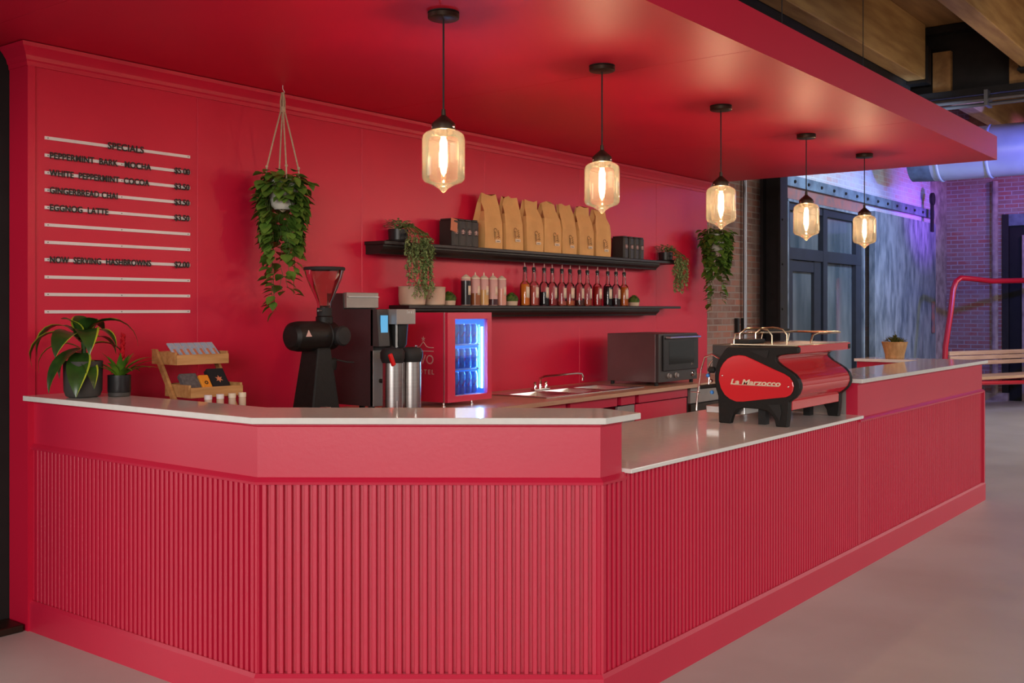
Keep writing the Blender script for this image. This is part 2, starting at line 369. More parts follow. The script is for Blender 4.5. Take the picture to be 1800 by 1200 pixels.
# glazed entrance door set in the back wall
d = struct(root('door_1', None, None, ((x_d0 + x_d1) / 2, BW, 0)))
w = (x_d1 - x_d0) / 2; ft = .10
zt = 2.78
m = MB(); m.box((-w, -.02, 0), (-w + ft, .10, zt)); m.box((w - .22, -.02, 0), (w, .10, zt)); m.box((-w + .01, -.018, zt - .09), (w - .01, .09, zt - .001))
xm = atY(1447, BW)[0] - (x_d0 + x_d1) / 2
m.box((xm - .07, -.03, 0.002), (xm + .07, .095, zt - .002)); m.box((-w + .01, -.026, 2.10), (w - .01, .09, 2.24)); m.box((-w + .01, -.018, 0.001), (w - .01, .09, .1))
m.obj('door_frame', 'doorframe', d, smooth=False)
m = MB(); m.box((-w + ft, 0, .1), (-w + ft + .13, .075, 2.10)); m.box((xm - .30, 0, .1), (xm - .071, .075, 2.10)); m.box((-w + ft + .01, .004, 1.96), (xm - .08, .07, 2.09)); m.box((-w + ft + .01, .004, .102), (xm - .08, .07, .35))
m.obj('door_leaf', 'doorframe', d, smooth=False)
MB().box((-w + .02, .04, .1), (w - .02, .05, zt)).obj('door_glass', 'glassdark', d, smooth=False)
MB().box((w, -.05, 0), (w + .05, .05, zt + .02)).obj('door_trim', 'zinc', d, smooth=False)
MB().box((-w - .05, -.05, 0), (-w, .05, zt)).obj('door_trim', 'zinc', d, smooth=False)
MB().box((-w - .05, -.06, zt), (w + .05, .05, zt + .03)).obj('door_trim', 'zinc', d, smooth=False)
MB().box((-w - .1, -.03, zt + .04), (w + .1, .02, zt + .22)).obj('lintel', 'rust', d, smooth=False)
# riveted steel rail over the doors, sliding metal door hung from it
z0 = 3.02
d = root('sliding_door_rail', 'riveted blue-grey steel rail fixed across the brick over the glass door', 'rail', (9.2, BW - .03, z0))
MB().box((0, -.05, -.06), (x_s1 - 9.2 + .05, 0, .07)).obj('rail_bar', 'bluegrey', d, smooth=False)
for i in range(14): MB().sphere((.3 + i * .42, -.055, .0), .022, 8).obj('rivet', 'darksteel', d)
a0 = atY(1519, BW)[0]; a1 = atY(1628, BW)[0]
d = root('sliding_metal_door', 'large weathered grey sheet-metal sliding door standing beside the glass door', 'door', (a0, BW - .10, 0))
MB().box((0, -.05, .03), (a1 - a0, .03, 2.86)).obj('door_sheet', 'zinc', d, smooth=False)
hx = atY(1622, BW)[0] - a0
MB().box((hx - .06, -.075, 1.12), (hx + .06, -.05, 1.62)).obj('door_pull', 'rust', d, smooth=False, bevel=.01)
m = MB(); m.box((hx - .12, -.08, 2.72), (hx - .02, -.05, 3.30)); m.cyl((hx - .07, -.09, 3.24), .10, .04, 14, 'y')
m.obj('door_hanger', 'darksteel', d)
# steel column and conduits on the brown brick
cx = atY(1359, .15)[0]
m = MB(); m.box((cx - .10, .02, 0), (cx + .10, .05, 4.85)); m.box((cx - .10, .23, 0), (cx + .10, .26, 4.85)); m.box((cx - .012, .05, 0), (cx + .012, .23, 4.85))
for i in range(9):
    m.sphere((cx - .05, .02, .5 + i * .5), .014, 8)
tag(m.obj('steel_column', 'darksteel', smooth=False), 'tall black riveted steel column against the brown brick', 'column')
px = atY(1311, .26)[0]
tag(MB().tube([(px, .27, 0), (px, .27, 4.6)], .022, 8).obj('wall_conduit', 'pipe'), 'thin vertical metal conduit on the brown brick beside the black column', 'pipe')
yp = atX(1749, XR - .05)[0]
tag(MB().tube([(XR - .06, yp, .1), (XR - .06, yp, 3.6)], .05, 10).obj('wall_pipe', 'plaster'), 'vertical painted pipe on the far brick wall beside the dark doorway', 'pipe')
for px_, lb in ((1297, 'left one of two small black outlet boxes on the brown brick'), (1308, 'right one of two small black outlet boxes on the brown brick')):
    xx = atY(px_, .28)[0]
    tag(MB().box((xx - .022, .27, 1.24), (xx + .022, .309, 1.40)).obj('outlet_box', 'black', smooth=False), lb, 'outlet', 'outlet boxes on the brick')
# black base plate of the hall column at the far left
m = MB(); m.box((-.75, .0, 0), (-.02, .16, .035))
tag(m.obj('column_base_plate', 'bronze', bevel=.006), 'low rusty steel base plate on the floor at the far left', 'plate')

# red canopy: soffit and deep fascia
c = root('bar_canopy', 'wide flat red canopy with a deep fascia hanging over the bar', 'canopy', (0, 0, WT))
cx0, cx1, cy0, cy1 = -3.2, 6.89, -2.63, .165
m = MB(); xs = [cx0, -.25, 2.19, 4.63, cx1]
for a, b in zip(xs[:-1], xs[1:]):
    m.box((a + (.0015 if a > cx0 else 0), cy0 + .02, 0), (b - (.0015 if b < cx1 else 0), cy1, .03))
m.obj('soffit', 'redceil', c, smooth=False)
m = MB(); m.box((cx0, cy0, 0), (cx1, cy0 + .02, .195)); m.box((cx1 - .02, cy0 + .02, .03), (cx1, cy1, .195)); m.box((cx0, cy0 + .02, .175), (cx1 - .02, cy1, .195))
m.obj('fascia', 'redceil', c, smooth=False)
for x in (2.4, 3.9, 5.4): MB().cyl((x, cy0 + .60, .195), .003, 4.85 - WT - .195, 6).obj('suspension_rod', 'darksteel', c)

# hall ceiling: glulam beams, steel girder, conduits, duct
def beam(x0, x1, y, lab, wy=.20, z=4.20):
    t = MB().box((x0, y, z), (x1, y + wy, 4.85)).obj('timber_beam', 'timber', smooth=False, bevel=.01)
    return tag(t, lab, 'beam', 'glulam beams under the timber deck')
beam(-10, 10.3, -1.06, 'glulam beam running directly above the canopy edge')
beam(-10, 10.3, -2.30, 'glulam beam crossing the top right corner nearest the camera')
beam(-10, 10.3, -4.30, 'glulam beam over the open floor out in front of the bar')
beam(10.81, 15.9, -1.06, 'short glulam beam end seen below the pipes in the next bay')
beam(10.81, 15.9, -2.30, 'glulam beam of the next bay nearer the camera')
for i, y in enumerate((-1.06, -2.30)):
    h = MB(); h.box((10.3, y - .03, 4.16), (10.42, y + .23, 4.60)); h.box((10.24, y - .03, 4.16), (10.3, y + .23, 4.19))
    tag(h.obj('beam_hanger', 'darksteel', smooth=False), ['black steel hanger on the end of the beam above the canopy edge', 'black steel hanger on the end of the top right beam'][i], 'bracket', 'beam hangers')
m = MB(); m.box((10.42, -13, 3.98), (10.80, .28, 4.06)); m.box((10.42, -13, 4.76), (10.80, .28, 4.84)); m.box((10.58, -13, 4.06), (10.64, .28, 4.76))
tag(m.obj('steel_girder', 'darksteel', smooth=False), 'deep dark steel girder carrying the timber beams', 'girder')
m = MB(); m.box((-10, -.855, 3.75), (10.40, .015, 4.80))  # dark box added to keep the space above the canopy dark
tag(m.obj('dark_filler', 'darksteel', smooth=False), 'long dark added bulkhead above the canopy behind the first beam', 'filler')
for (y0_, y1_, z0_, z1_, x_), lb in zip(((-1.29, -1.085, 4.065, 4.55, 10.50), (-2.20, -1.93, 4.065, 4.38, 10.50), (-.66, -.13, 4.0, 4.80, 15.90)),
      ('narrow timber block on the steel girder beside the first beam end', 'narrow timber block on the steel girder beside the top right beam end', 'wide timber block high on the far wall under the pipes')):
    tag(MB().box((x_, y0_, z0_), (x_ + .078, y1_, z1_)).obj('timber_block', 'deck', smooth=False), lb, 'timber block', 'timber blocks at ceiling height')
m = MB(); m.box((15.98, -13, 3.75), (16.095, -.12, 4.84)); tag(m.obj('dark_wall_band', 'darksteel', smooth=False), 'dark band added along the far brick wall above the duct', 'beam')  # dark band stands in for upper brick that is only unlit
for i, (z, r, x) in enumerate(((3.93, .035, 10.42), (3.90, .022, 10.34), (3.855, .022, 10.40))):
    tag(MB().tube([(x, -12, z), (x, .2, z)], r, 10).obj('ceiling_conduit', 'pipe'),
        ['thickest of the conduits under the steel girder', 'thin conduit beside the thickest one under the girder', 'lowest thin conduit under the steel girder'][i], 'pipe', 'conduits under the girder')
tag(MB().box((10.28, -1.75, 3.82), (10.50, -1.71, 4.0)).obj('conduit_clamp', 'pipe', smooth=False), 'small metal clamp holding the ceiling conduits', 'clamp')
d = root('air_duct', 'large round galvanised air duct lit blue and violet right of the canopy', 'duct', (12.5, 0, 3.60))
MB().lathe([(.345, -.55), (.345, -11)], (0, 0, 0), 40, 'y', closed=False).obj('duct_tube', 'duct', d)
MB().lathe([(.345, -.55), (.33, -.25), (.30, -.25), (.28, -.5)], (0, 0, 0), 40, 'y', closed=False).obj('duct_mouth', 'bluegrey', d)
for y in (-.62, -1.25, -1.9, -2.5, -2.85, -2.98, -3.9): MB().lathe([(.348, y), (.362, y - .015), (.362, y - .03), (.348, y - .045)], (0, 0, 0), 40, 'y', closed=False).obj('duct_seam', 'duct', d)

# ================================================================ BAR COUNTER
P = [(0, -.0005), (0, -1.64), (.785, -2.675), (6.33, -2.675), (6.33, -1.76)]
bar = root('bar_counter', 'angular red bar counter with fluted front, raised ends and white tops', 'counter', (0, 0, 0))
def sub(path, s0, s1):               # part of a path between x limits on the long front
    return [(s0, -2.675), (s1, -2.675)]
m = MB(); m.sweep(P, [(.0, 0), (.0, .128), (.010, .142), (.030, .142), (.030, 0)]); m.obj('base_board', 'red', bar, ang=20)
def flutes(name, a, b, z0, z1, margin=.018):
    ax, ay = a; bx, by = b; L = math.hypot(bx - ax, by - ay); ux, uy = (bx - ax) / L, (by - ay) / L; nx, ny = -uy, ux   # inward normal
    n = max(1, round((L - 2 * margin) / .0318)); p = (L - 2 * margin) / n; w = .0200 / .0318 * p
    pr = [(0, .016), (margin - .004, .016), (margin - .004, .037)]
    for i in range(n):
        s = margin + i * p + (p - w) / 2
        pr += [(s, .037), (s + .0015, .0185), (s + .0035, .0165), (s + w - .0035, .0165), (s + w - .0015, .0185), (s + w, .037)]
    pr += [(L - margin + .004, .037), (L - margin + .004, .016), (L, .016), (L, .046), (0, .046)]
    pts = [(ax + ux * s + nx * d, ay + uy * s + ny * d) for s, d in pr]
    m = MB(); k = len(pts); m.add([(x, y, z0) for x, y in pts] + [(x, y, z1) for x, y in pts], [(i, (i + 1) % k, k + (i + 1) % k, k + i) for i in range(k)])
    return m.obj(name, 'red', bar, smooth=False)
q0 = P[0]; q1, q2, q3, q4 = P[1], P[2], P[3], P[4]
flutes('fluted_panel', (0, -.012), q1, .14, .85)
flutes('fluted_panel', q1, q2, .14, .85)
flutes('fluted_panel', q2, (.955, -2.675), .14, .85)
flutes('fluted_panel', (.955, -2.675), (3.53, -2.675), .14, .874)
flutes('fluted_panel', (3.53, -2.675), q3, .14, .85)
flutes('fluted_panel', q3, q4, .14, .85)
mold = [(.005, .846), (.003, .856), (.012, .866), (.022, .872), (.06, .872), (.06, .846)]
fas = [(.022, .868), (.022, 1.060), (.016, 1.066), (.016, 1.0735), (.05, 1.0735), (.05, .868)]
PL = [P[0], P[1], P[2], (.945, -2.675)]; PR = [(3.525, -2.675), P[3], P[4]]
MB().sweep([P[0], P[1], P[2], (.955, -2.675)], mold).obj('moulding', 'red', bar, ang=20)
MB().sweep(PR, mold).obj('moulding', 'red', bar, ang=20)
MB().sweep(PL, fas).obj('fascia_board', 'red', bar, ang=20)
MB().sweep(PR, fas).obj('fascia_board', 'red', bar, ang=20)
core = [(.046, 0), (.046, .868), (.12, .868), (.12, 0)]
MB().sweep(P, core).obj('carcass', 'red', bar, smooth=False)
m = MB(); m.sweep(PL, [(.05, .86), (.05, 1.0735), (.11, 1.0735), (.11, .86)]); m.obj('upstand', 'red', bar, smooth=False)
m = MB(); m.sweep(PR, [(.05, .86), (.05, 1.0735), (.09, 1.0735), (.09, .86)])
m.box((6.03, -2.25, 0), (6.06, -1.76, 1.0735)); m.obj('upstand', 'red', bar, smooth=False)
MB().box((3.525, -2.585, .888), (3.545, -2.26, 1.0735)).obj('end_panel', 'greymetal', bar, smooth=False)
MB().box((.96, -1.90, 0), (6.0, -1.86, .868)).obj('back_panel', 'red', bar, smooth=False)
# worktops
def slab(pts, z0, z1, lab):
    o = MB().prism(pts, z0, z1).obj('worktop', 'quartz', smooth=False, bevel=.003); return tag(o, lab, 'worktop')
slab([(-.028, -.001), (-.014, -1.648), (.775, -2.689), (1.030, -2.689), (1.10, -2.46), (.29, -1.36), (.29, -.001)][:1] + [(-.014, -1.645), (.778, -2.689), (1.030, -2.689), (1.10, -2.46), (.29, -1.36), (.29, -.001)], 1.0735, 1.0975,
     'raised white stone top wrapping the angled left end of the bar')
slab([(.957, -2.69), (3.523, -2.69), (3.523, -1.80), (.957, -1.80)], .870, .888, 'low white stone top in the middle of the bar under the espresso machine')
slab([(3.50, -2.689), (6.345, -2.689), (6.345, -1.745), (6.0, -1.745), (6.0, -2.25), (3.50, -2.25)], 1.0735, 1.0975, 'raised white stone top at the far right end of the bar')

# ================================================================ BACK COUNTER
CZ = .90; CF = -.80
m = MB(); A_ = (.30, CF, 6.35, -.002); H_ = (3.275, -.605, 4.425, -.275)
def ringv(q, z): return [(q[0], q[1], z), (q[2], q[1], z), (q[2], q[3], z), (q[0], q[3], z)]
fs_ = []
for k in range(4):
    n_ = (k + 1) % 4
    fs_ += [(k, n_, 4 + n_, 4 + k), (8 + k, 12 + k, 12 + n_, 8 + n_), (4 + k, 4 + n_, 12 + n_, 12 + k), (k, 8 + k, 8 + n_, n_)]
m.add(ringv(A_, CZ - .028) + ringv(A_, CZ) + ringv(H_, CZ - .028) + ringv(H_, CZ), fs_)
o = m.obj('back_worktop', 'butcher', smooth=False)
tag(o, 'long wood-edged back worktop along the red wall', 'worktop')
def cab(x0, x1, mt, lab, door=True, open_=False):
    c = root('base_cabinet', lab, 'cabinet', (x0, 0, 0), 0, 'cabinets under the back worktop'); w = x1 - x0; han = x0 < 4
    m = MB(); zs = CZ - (.13 if x0 > 2.3 and x0 < 4.3 else .03); m.box((.002, -.70, 0), (.022, -.02, zs)); m.box((w - .022, -.70, 0), (w - .002, -.02, zs)); m.box((.022, -.04, 0), (w - .022, -.02, zs)); m.box((.022, -.70, .05), (w - .022, -.04, .07))
    m.box((.022, -.74, CZ - .10), (w - .022, -.70, CZ - .03))
    if open_:
        m.box((.022, -.70, .42), (w - .022, -.04, .44))
    m.obj('body', 'red' if not open_ else 'red', c, smooth=False)
    if not open_:
        n = 2 if w > .85 else 1
        for i in range(n):
            dd = MB().box((.004 + i * w / n, -.725, .08), ((i + 1) * w / n - .004, -.702, CZ - .11)).obj('door', mt, c, smooth=False, bevel=.002)
            if han: MB().tube([(i * w / n + w / n - .06, -.725, .60), (i * w / n + w / n - .06, -.75, .60), (i * w / n + w / n - .06, -.75, .72), (i * w / n + w / n - .06, -.725, .72)], .005, 6).obj('handle', 'steel', dd)
    return c
cab(.32, 1.30, 'red', 'red base cabinet under the back worktop below the display rack')
cab(1.31, 2.30, 'red', 'red base cabinet under the coffee grinder and brewer')
cab(2.31, 3.35, 'red', 'red base cabinet under the lit drinks fridge')
cab(3.36, 4.00, 'red', 'open red shelf unit with stored goods under the sink', open_=True)
cab(4.01, 4.25, 'greymetal', 'narrow grey fronted unit beside the open shelf under the sink')
cab(4.26, 5.06, 'red', 'plain red fronted cabinet under the countertop oven')
for i, (x, wd, h, c_) in enumerate(((3.40, .12, .26, 'kraft'), (3.54, .10, .30, 'kraft'), (3.67, .04, .36, 'ceramic'), (3.73, .04, .36, 'white'), (3.80, .14, .28, 'kraft'))):
    m = MB(); m.box((x, -.66, .44), (x + wd, -.45, .44 + h)); m.box((x + .01, -.665, .44 + h * .3), (x + wd - .01, -.66, .44 + h * .6))
    tag(m.obj('storage_carton', c_, bevel=.004), ['tan carton at the left of the open shelf under the sink', 'tall tan carton second on the open shelf under the sink', 'thin beige divider box on the open shelf', 'thin pale divider box on the open shelf', 'wide tan carton at the right of the open shelf'][i], 'carton', 'cartons on the open shelf')
# stainless undercounter unit at the far right
c = root('undercounter_fridge', 'dark stainless undercounter unit behind the espresso machine', 'fridge', (5.08, 0, 0))
m = MB(); m.box((0, -.72, .05), (1.25, -.02, CZ - .03)); m.obj('body', 'darkgrey', c, smooth=False)
MB().box((.0, -.745, CZ - .16), (1.25, -.72, CZ - .035)).obj('top_panel', 'greymetal', c, smooth=False)
MB().box((.01, -.745, .07), (.62, -.72, CZ - .17)).obj('door', 'bronze', c, smooth=False)
MB().box((.63, -.745, .07), (1.24, -.72, CZ - .17)).obj('door', 'bronze', c, smooth=False)

# ================================================================ WALL SHELVES
def shelf(x0w, zt, lab):
    s = root('wall_shelf', lab, 'shelf', (x0w, 0, zt), 0, 'black wall shelves')
    L = 5.96 - x0w
    MB().box((0, -.18, -.022), (L, -.001, 0)).obj('shelf_board', 'blackwood', s, smooth=False, bevel=.003)
    pr = [(-.001, -.022), (-.155, -.022), (-.155, -.034), (-.148, -.050), (-.125, -.068), (-.120, -.080), (-.001, -.080)]
    MB().prismx(pr, .012, L - .34).obj('shelf_moulding', 'blackwood', s, ang=20)
    return s
shelf(2.17, 1.925, 'upper black wall shelf holding the brown paper coffee bags')
shelf(2.39, 1.525, 'lower black wall shelf holding the syrup bottles')
SU, SL = 1.925, 1.525

# ================================================================ MENU RAILS
rx0, rx1 = .078, .881
lines = [('SPECIALS', ''), ('PEPPERMINT  BARK   MOCHA', '$5 00'), ('WHITE  PEPPERMINT  COCOA', '$3.50'), ('GINGERBREAD CHAI', '$3.50'), ('EGGNOG  LATTE', '$3.50'),
         ('', ''), ('', ''), ('NOW  SERVING  HASHBROWNS', '$2.00'), ('', ''), ('', ''), ('', '')]
labs = ['topmost white menu rail with the word specials', 'white menu rail listing the peppermint bark mocha', 'white menu rail listing the white peppermint cocoa',
        'white menu rail listing the gingerbread chai', 'white menu rail listing the eggnog latte', 'blank white menu rail just below the eggnog latte line',
        'blank white menu rail just above the hashbrowns line', 'white menu rail announcing hashbrowns', 'blank white menu rail just below the hashbrowns line',
        'blank white menu rail second from the bottom of the menu', 'lowest blank white menu rail right above the potted plants']
for i, ((a, b), lb) in enumerate(zip(lines, labs)):
    z = 2.309 - i * .0822
    r = root('menu_rail', lb, 'menu rail', (rx0, 0, z), 0, 'white menu rails on the red wall')
    MB().box((0, -.007, -.0075), (rx1 - rx0, -.0005, .0075)).obj('rail', 'white', r, smooth=False)
    m = MB()
    for sx in (.014, .40, .79): m.cyl((sx, -.0082, 0), .0026, .0012, 8, 'y')
    m.obj('screw', 'bronze', r)
    if a == 'SPECIALS': text(a, 'lettering', .048, 'letter', r, (.42, -.013, 0), FRONT, 'CENTER', .001, 0, 1.05, .0010)
    elif a:
        want = {'PEPPERMINT  BARK   MOCHA': .545, 'WHITE  PEPPERMINT  COCOA': .535, 'GINGERBREAD CHAI': .355, 'EGGNOG  LATTE': .305, 'NOW  SERVING  HASHBROWNS': .545}[a]
        def made(s):
            t_ = text(s, 'lettering', .044, 'letter', r, (0, 0, 0), FRONT, 'LEFT', .001, 0, 1.05, .0010)
            return t_, max(v.co.x for v in t_.data.vertices)
        def wid(s):
            t_, w_ = made(s); bpy.data.objects.remove(t_); return w_
        full = wid(a); pos = 0; k = want / full
        for word in a.split():
            pos = a.index(word, pos) + len(word)
            t, ww = made(word); t.scale = (k, 1, 1); t.location = (.018 + (wid(a[:pos]) - ww) * k, -.013, -.001)
    if b: text(b, 'price', .044, 'letter', r, (.70, -.013, -.001), FRONT, 'LEFT', .001, 0, .95, .0010)

# ================================================================ FOLIAGE HELPERS
def leaf(m, base, d, up, L, Wd, fold=.25, curl=.3, mat_i=0, seg=3):
    """heart/oval leaf blade: spine from base along d, bending down; two halves folded"""
    d = Vector(d).normalized(); up = Vector(up); s = d.cross(up)
    if s.length < 1e-4: s = Vector((1, 0, 0))
    s.normalize(); n = s.cross(d).normalized(); b = Vector(base)
    ws = [.12, .85, 1.0, .62, .05] if seg == 3 else [.3, .9, .6, .05]
    k = len(ws); vs = []; m.m = mat_i
    for i, w in enumerate(ws):
        t = i / (k - 1); c = b + d * (L * t) - n * (curl * L * t * t)
        vs += [c + s * (-Wd / 2 * w) + n * (fold * Wd / 2 * w), c, c + s * (Wd / 2 * w) + n * (fold * Wd / 2 * w)]
    fs = []
    for i in range(k - 1):
        a = i * 3; fs += [(a, a + 1, a + 4, a + 3), (a + 1, a + 2, a + 5, a + 4)]
    m.add(vs, fs); m.m = 0
def rnd(a, b): return random.uniform(a, b)

def hanging_plant(x, y, z, lab, seed):
    """z = hook height; macrame, white pot, pothos"""
    random.seed(seed); r = root('hanging_plant', lab, 'hanging plant', (x, y, z - .75), 0, 'macrame hung plants at the two ends of the red wall')
    H = .75                                   # hook above the root
    m = MB(); m.tube([(0, 0, H), (0, 0, H - .02), (.012, 0, H - .035), (.006, 0, H - .05), (-.006, 0, H - .045)], .0025, 6); m.obj('ceiling_hook', 'white', r)
    for k in range(4):
        a = PI / 4 + k * PI / 2 + .3; c, s_ = math.cos(a), math.sin(a); m = MB()
        pts = [(0.004 * c, .004 * s_, H - .04), (.012 * c, .012 * s_, H - .09), (.010 * c, .010 * s_, H - .14), (.05 * c, .05 * s_, H - .30), (.088 * c, .088 * s_, H - .46), (.093 * c, .093 * s_, H - .52), (.06 * c, .06 * s_, H - .66), (.0, .0, H - .70)]
        m.tube(pts, .0045, 6); m.sphere((.088 * c, .088 * s_, H - .455), .009, 8); m.obj('rope', 'rope', r)
    MB().cyl((0, 0, H - .15), .016, .03, 10).obj('rope_wrap', 'rope', r)
    MB().lathe([(.045, H - .69), (.062, H - .67), (.082, H - .60), (.088, H - .53), (.082, H - .53), (.076, H - .55)], n=24, closed=False).obj('pot', 'potwhite', r)
    MB().cyl((0, 0, H - .56), .078, .008, 16).obj('soil', 'soil', r)
    m = MB(); st = MB()
    view = Vector((-.79, -.61, 0))
    def put(p, out, L):
        d = Vector((out.x + rnd(-.6, .6), out.y + rnd(-.6, .6), rnd(-.9, .15)))
        leaf(m, p, d, (rnd(-.3, .3), rnd(-.3, .3), 1), L, L * .88, .22, .22)
    for i in range(120):                        # crown over the rim
        a = rnd(0, 2 * PI); q = rnd(.03, .145); out = Vector((math.cos(a), math.sin(a), 0))
        zz = H - .50 - q * rnd(0.0, 1.0) * .9 + rnd(-.01, .035)
        put(out * q + Vector((0, 0, zz)), out, rnd(.052, .074))
    vines = []
    for i in range(17):
        a = 2 * PI * i / 17 + rnd(-.2, .2); vines.append((a, rnd(.26, .44), rnd(.10, .155)))
    vl = math.atan2(view.y, view.x)
    for a, ln in ((vl - 1.9, .73), (vl - 1.5, .70), (vl + 1.5, .64), (vl - 1.0, .68), (vl - 2.6, .62), (vl + .9, .6)): vines.append((a, ln, .085))
    for a, ln, q in vines:
        out = Vector((math.cos(a), math.sin(a), 0)); front = abs((a - vl + PI) % (2 * PI) - PI) < .30
        if front: ln = .10
        pts = []; n = int(ln / .030); sw = rnd(-.35, .35); side = Vector((-out.y, out.x, 0))
        for k in range(n + 1):
            t = k / max(n, 1); rr = .07 + (q - .07) * min(1, t * 3.5) - (.05 if ln < .5 else .03) * t
            pts.append(out * rr + side * (sw * .07 * t + .010 * math.sin(k * 1.7 + a)) + Vector((0, 0, H - .52 + .02 * math.sin(min(1, t * 4) * PI) - ln * t)))
        if len(pts) > 1: st.tube(pts, .0016, 5)
        for k in range(1, n + 1):
            if ln > .55 and k / n > .55 and random.random() < .12: continue
            for _ in range(1 if ln > .55 and k / n > .62 else 2): put(pts[k] + Vector((rnd(-.01, .01), rnd(-.01, .01), 0)), out, rnd(.050, .078))
    m.obj('foliage', 'leafp', r, ang=60); st.obj('vine', 'stem', r)
    return r
hanging_plant(1.336, -.214, WT, 'pothos in a white pot on cotton rope hanging left of the coffee grinder', 3)
hanging_plant(6.60, -.214, WT, 'pothos in a white pot hanging at the far right end of the red wall', 11)

def trailing_plant(x, y, z, lab, seed, ln0, wx=.16):
    random.seed(seed); r = root('trailing_plant', lab, 'plant', (x, y, z), 0, 'trailing plants on the upper wall shelf')
    MB().lathe([(.045, 0), (.062, .008), (.066, .085), (.060, .085), (.058, .02)], n=20).obj('pot', 'potblack', r)
    MB().lathe([(.050, 0.0005), (.078, .004), (.082, .016), (.076, .016)], n=20).obj('saucer', 'blackwood', r)
    MB().cyl((0, 0, .07), .058, .006, 14).obj('soil', 'soil', r)
    m = MB(); st = MB()
    for i in range(190):
        a = rnd(0, 2 * PI); q = rnd(0, .085); d = Vector((math.cos(a), math.sin(a), rnd(-.3, .9)))
        leaf(m, (q * math.cos(a), q * math.sin(a), .095 + rnd(-.01, .05)), d, (0, 0, 1), rnd(.022, .032), .018, .2, .2, 0, 2)
    for i in range(34):
        sx = rnd(-.5, 1.0) * wx; ln = rnd(.45, 1.0) * ln0; yo = -rnd(.11, .14) if z + .0 > 1.9 else -.1
        pts = [Vector((0, 0, .085)), Vector((sx * .4, yo * .5, .115)), Vector((sx * .8, yo * .95, .06))]
        n = int(ln / .013)
        for k in range(n): pts.append(Vector((sx + .012 * math.sin(k * .45 + i), yo - .012 + .008 * math.cos(k * .7 + i), .03 - ln * k / n)))
        st.tube(pts, .0012, 4)
        for k in range(1, len(pts)):
            for _ in range(2):
                d = Vector((rnd(-1, 1), rnd(-1, .4), rnd(-.7, .3)))
                leaf(m, pts[k], d, (0, 0, 1), rnd(.018, .028), .016, .2, .2, 0, 2)
    m.obj('foliage', 'leafs', r, ang=60); st.obj('vine', 'stem', r)
xa, _ = atY(700, -.08); trailing_plant(xa, -.08, SU + .0005, 'silvery trailing plant in a black pot at the left end of the upper shelf', 5, .40, .17)
xa, _ = atY(1170, -.08); trailing_plant(xa, -.08, SU + .0005, 'silvery trailing plant at the right end of the upper shelf', 8, .34, .15)

# ================================================================ SHELF GOODS
# kraft coffee bags
def bag_mesh(seed):
    random.seed(seed); m = MB(); w, dp, h = .205, .105, .385
    lv = [(0, w, dp, 0), (.10, w * 1.02, dp * 1.02, 0), (.50 * h, w * 1.0, dp * .98, 0), (.68 * h, w * .97, dp * .72, .010), (.84 * h, w * .86, dp * .38, .024), (h, w * .80, dp * .16, .012)]
    rings = []
    for i, (z, ww, dd, pin) in enumerate(lv):
        j = (0, .003, .004, .009, .011, .010)[i]
        xs = [-ww / 2, -ww / 6, ww / 6, ww / 2]; ring = []
        for k, x in enumerate(xs): ring.append((x + rnd(-j, j), -dd / 2 + rnd(-j, j) + (.006 if k in (1, 2) and i == 4 else 0), z + (rnd(-.012, .012) if i == 5 else 0)))
        ring.append((ww / 2 - pin * 1.6, 0, z + (-.010 if i == 5 else 0)))
        for k, x in enumerate(xs[::-1]): ring.append((x + rnd(-j, j), dd / 2 + rnd(-j, j), z + (rnd(-.012, .012) if i == 5 else 0)))
        ring.append((-ww / 2 + pin * 1.6, 0, z + (-.010 if i == 5 else 0)))
        rings.append(ring)
    n = len(rings[0]); vs = [p for r_ in rings for p in r_]; fs = [tuple(range(n))[::-1]]
    for i in range(len(rings) - 1):
        for j in range(n): fs.append((i * n + j, i * n + (j + 1) % n, (i + 1) * n + (j + 1) % n, (i + 1) * n + j))
    k0 = (len(rings) - 1) * n; fs.append(tuple(range(k0, k0 + n))); m.add(vs, fs); return m
ords = ['leftmost brown coffee bag, nearest the small black tins on its left', 'second brown coffee bag from the left', 'third brown coffee bag from the left',
        'middle one of the seven brown coffee bags', 'third brown coffee bag from the right', 'second brown coffee bag from the right', 'rightmost brown coffee bag, beside the right group of black tins']
for i, pxc in enumerate((868, 905, 941, 972, 1001, 1031, 1061)):
    x, _ = atY(pxc, -.13); x -= .015
    r = root('coffee_bag', ords[i], 'coffee bag', (x, -.088, SU + .0005), rnd(-.06, .06), 'brown paper coffee bags on the upper shelf')
    bag_mesh(40 + i).obj('bag', 'kraft', r, ang=12)
    # scrawled print, pale label strip with a dark dash
    m = MB(); yy = -.0585; ox = .02 + rnd(-.012, .012); oz = rnd(-.01, .012)
    def sq(pts, rad=.0016): m.tube([(ox + a, yy - .0015, .075 + oz + b) for a, b in pts], rad, 4)
    sq([(-.012 + .016 * math.cos(t), .060 + .014 * math.sin(t)) for t in [k * .6 for k in range(10)]])
    sq([(-.026, .050), (-.022, .02), (-.018, -.005)]); sq([(-.012, .045), (-.010, .02), (-.006, .002)])
    sq([(.018 + .012 * math.sin(k * 1.9) + k * .0012, .062 - k * .0045) for k in range(14)], .0013)
    sq([(.004, .012), (.018, .016), (.034, .018)])
    m.obj('printed_scrawl', 'ink', r)
    MB().box((ox - .012, yy - .0022, .050 + oz), (ox + .048, yy - .0005, .070 + oz)).obj('label', 'paperw', r, smooth=False)
    MB().box((ox, yy - .0030, .056 + oz), (ox + .036, yy - .0022, .060 + oz)).obj('label_print', 'letter', r, smooth=False)
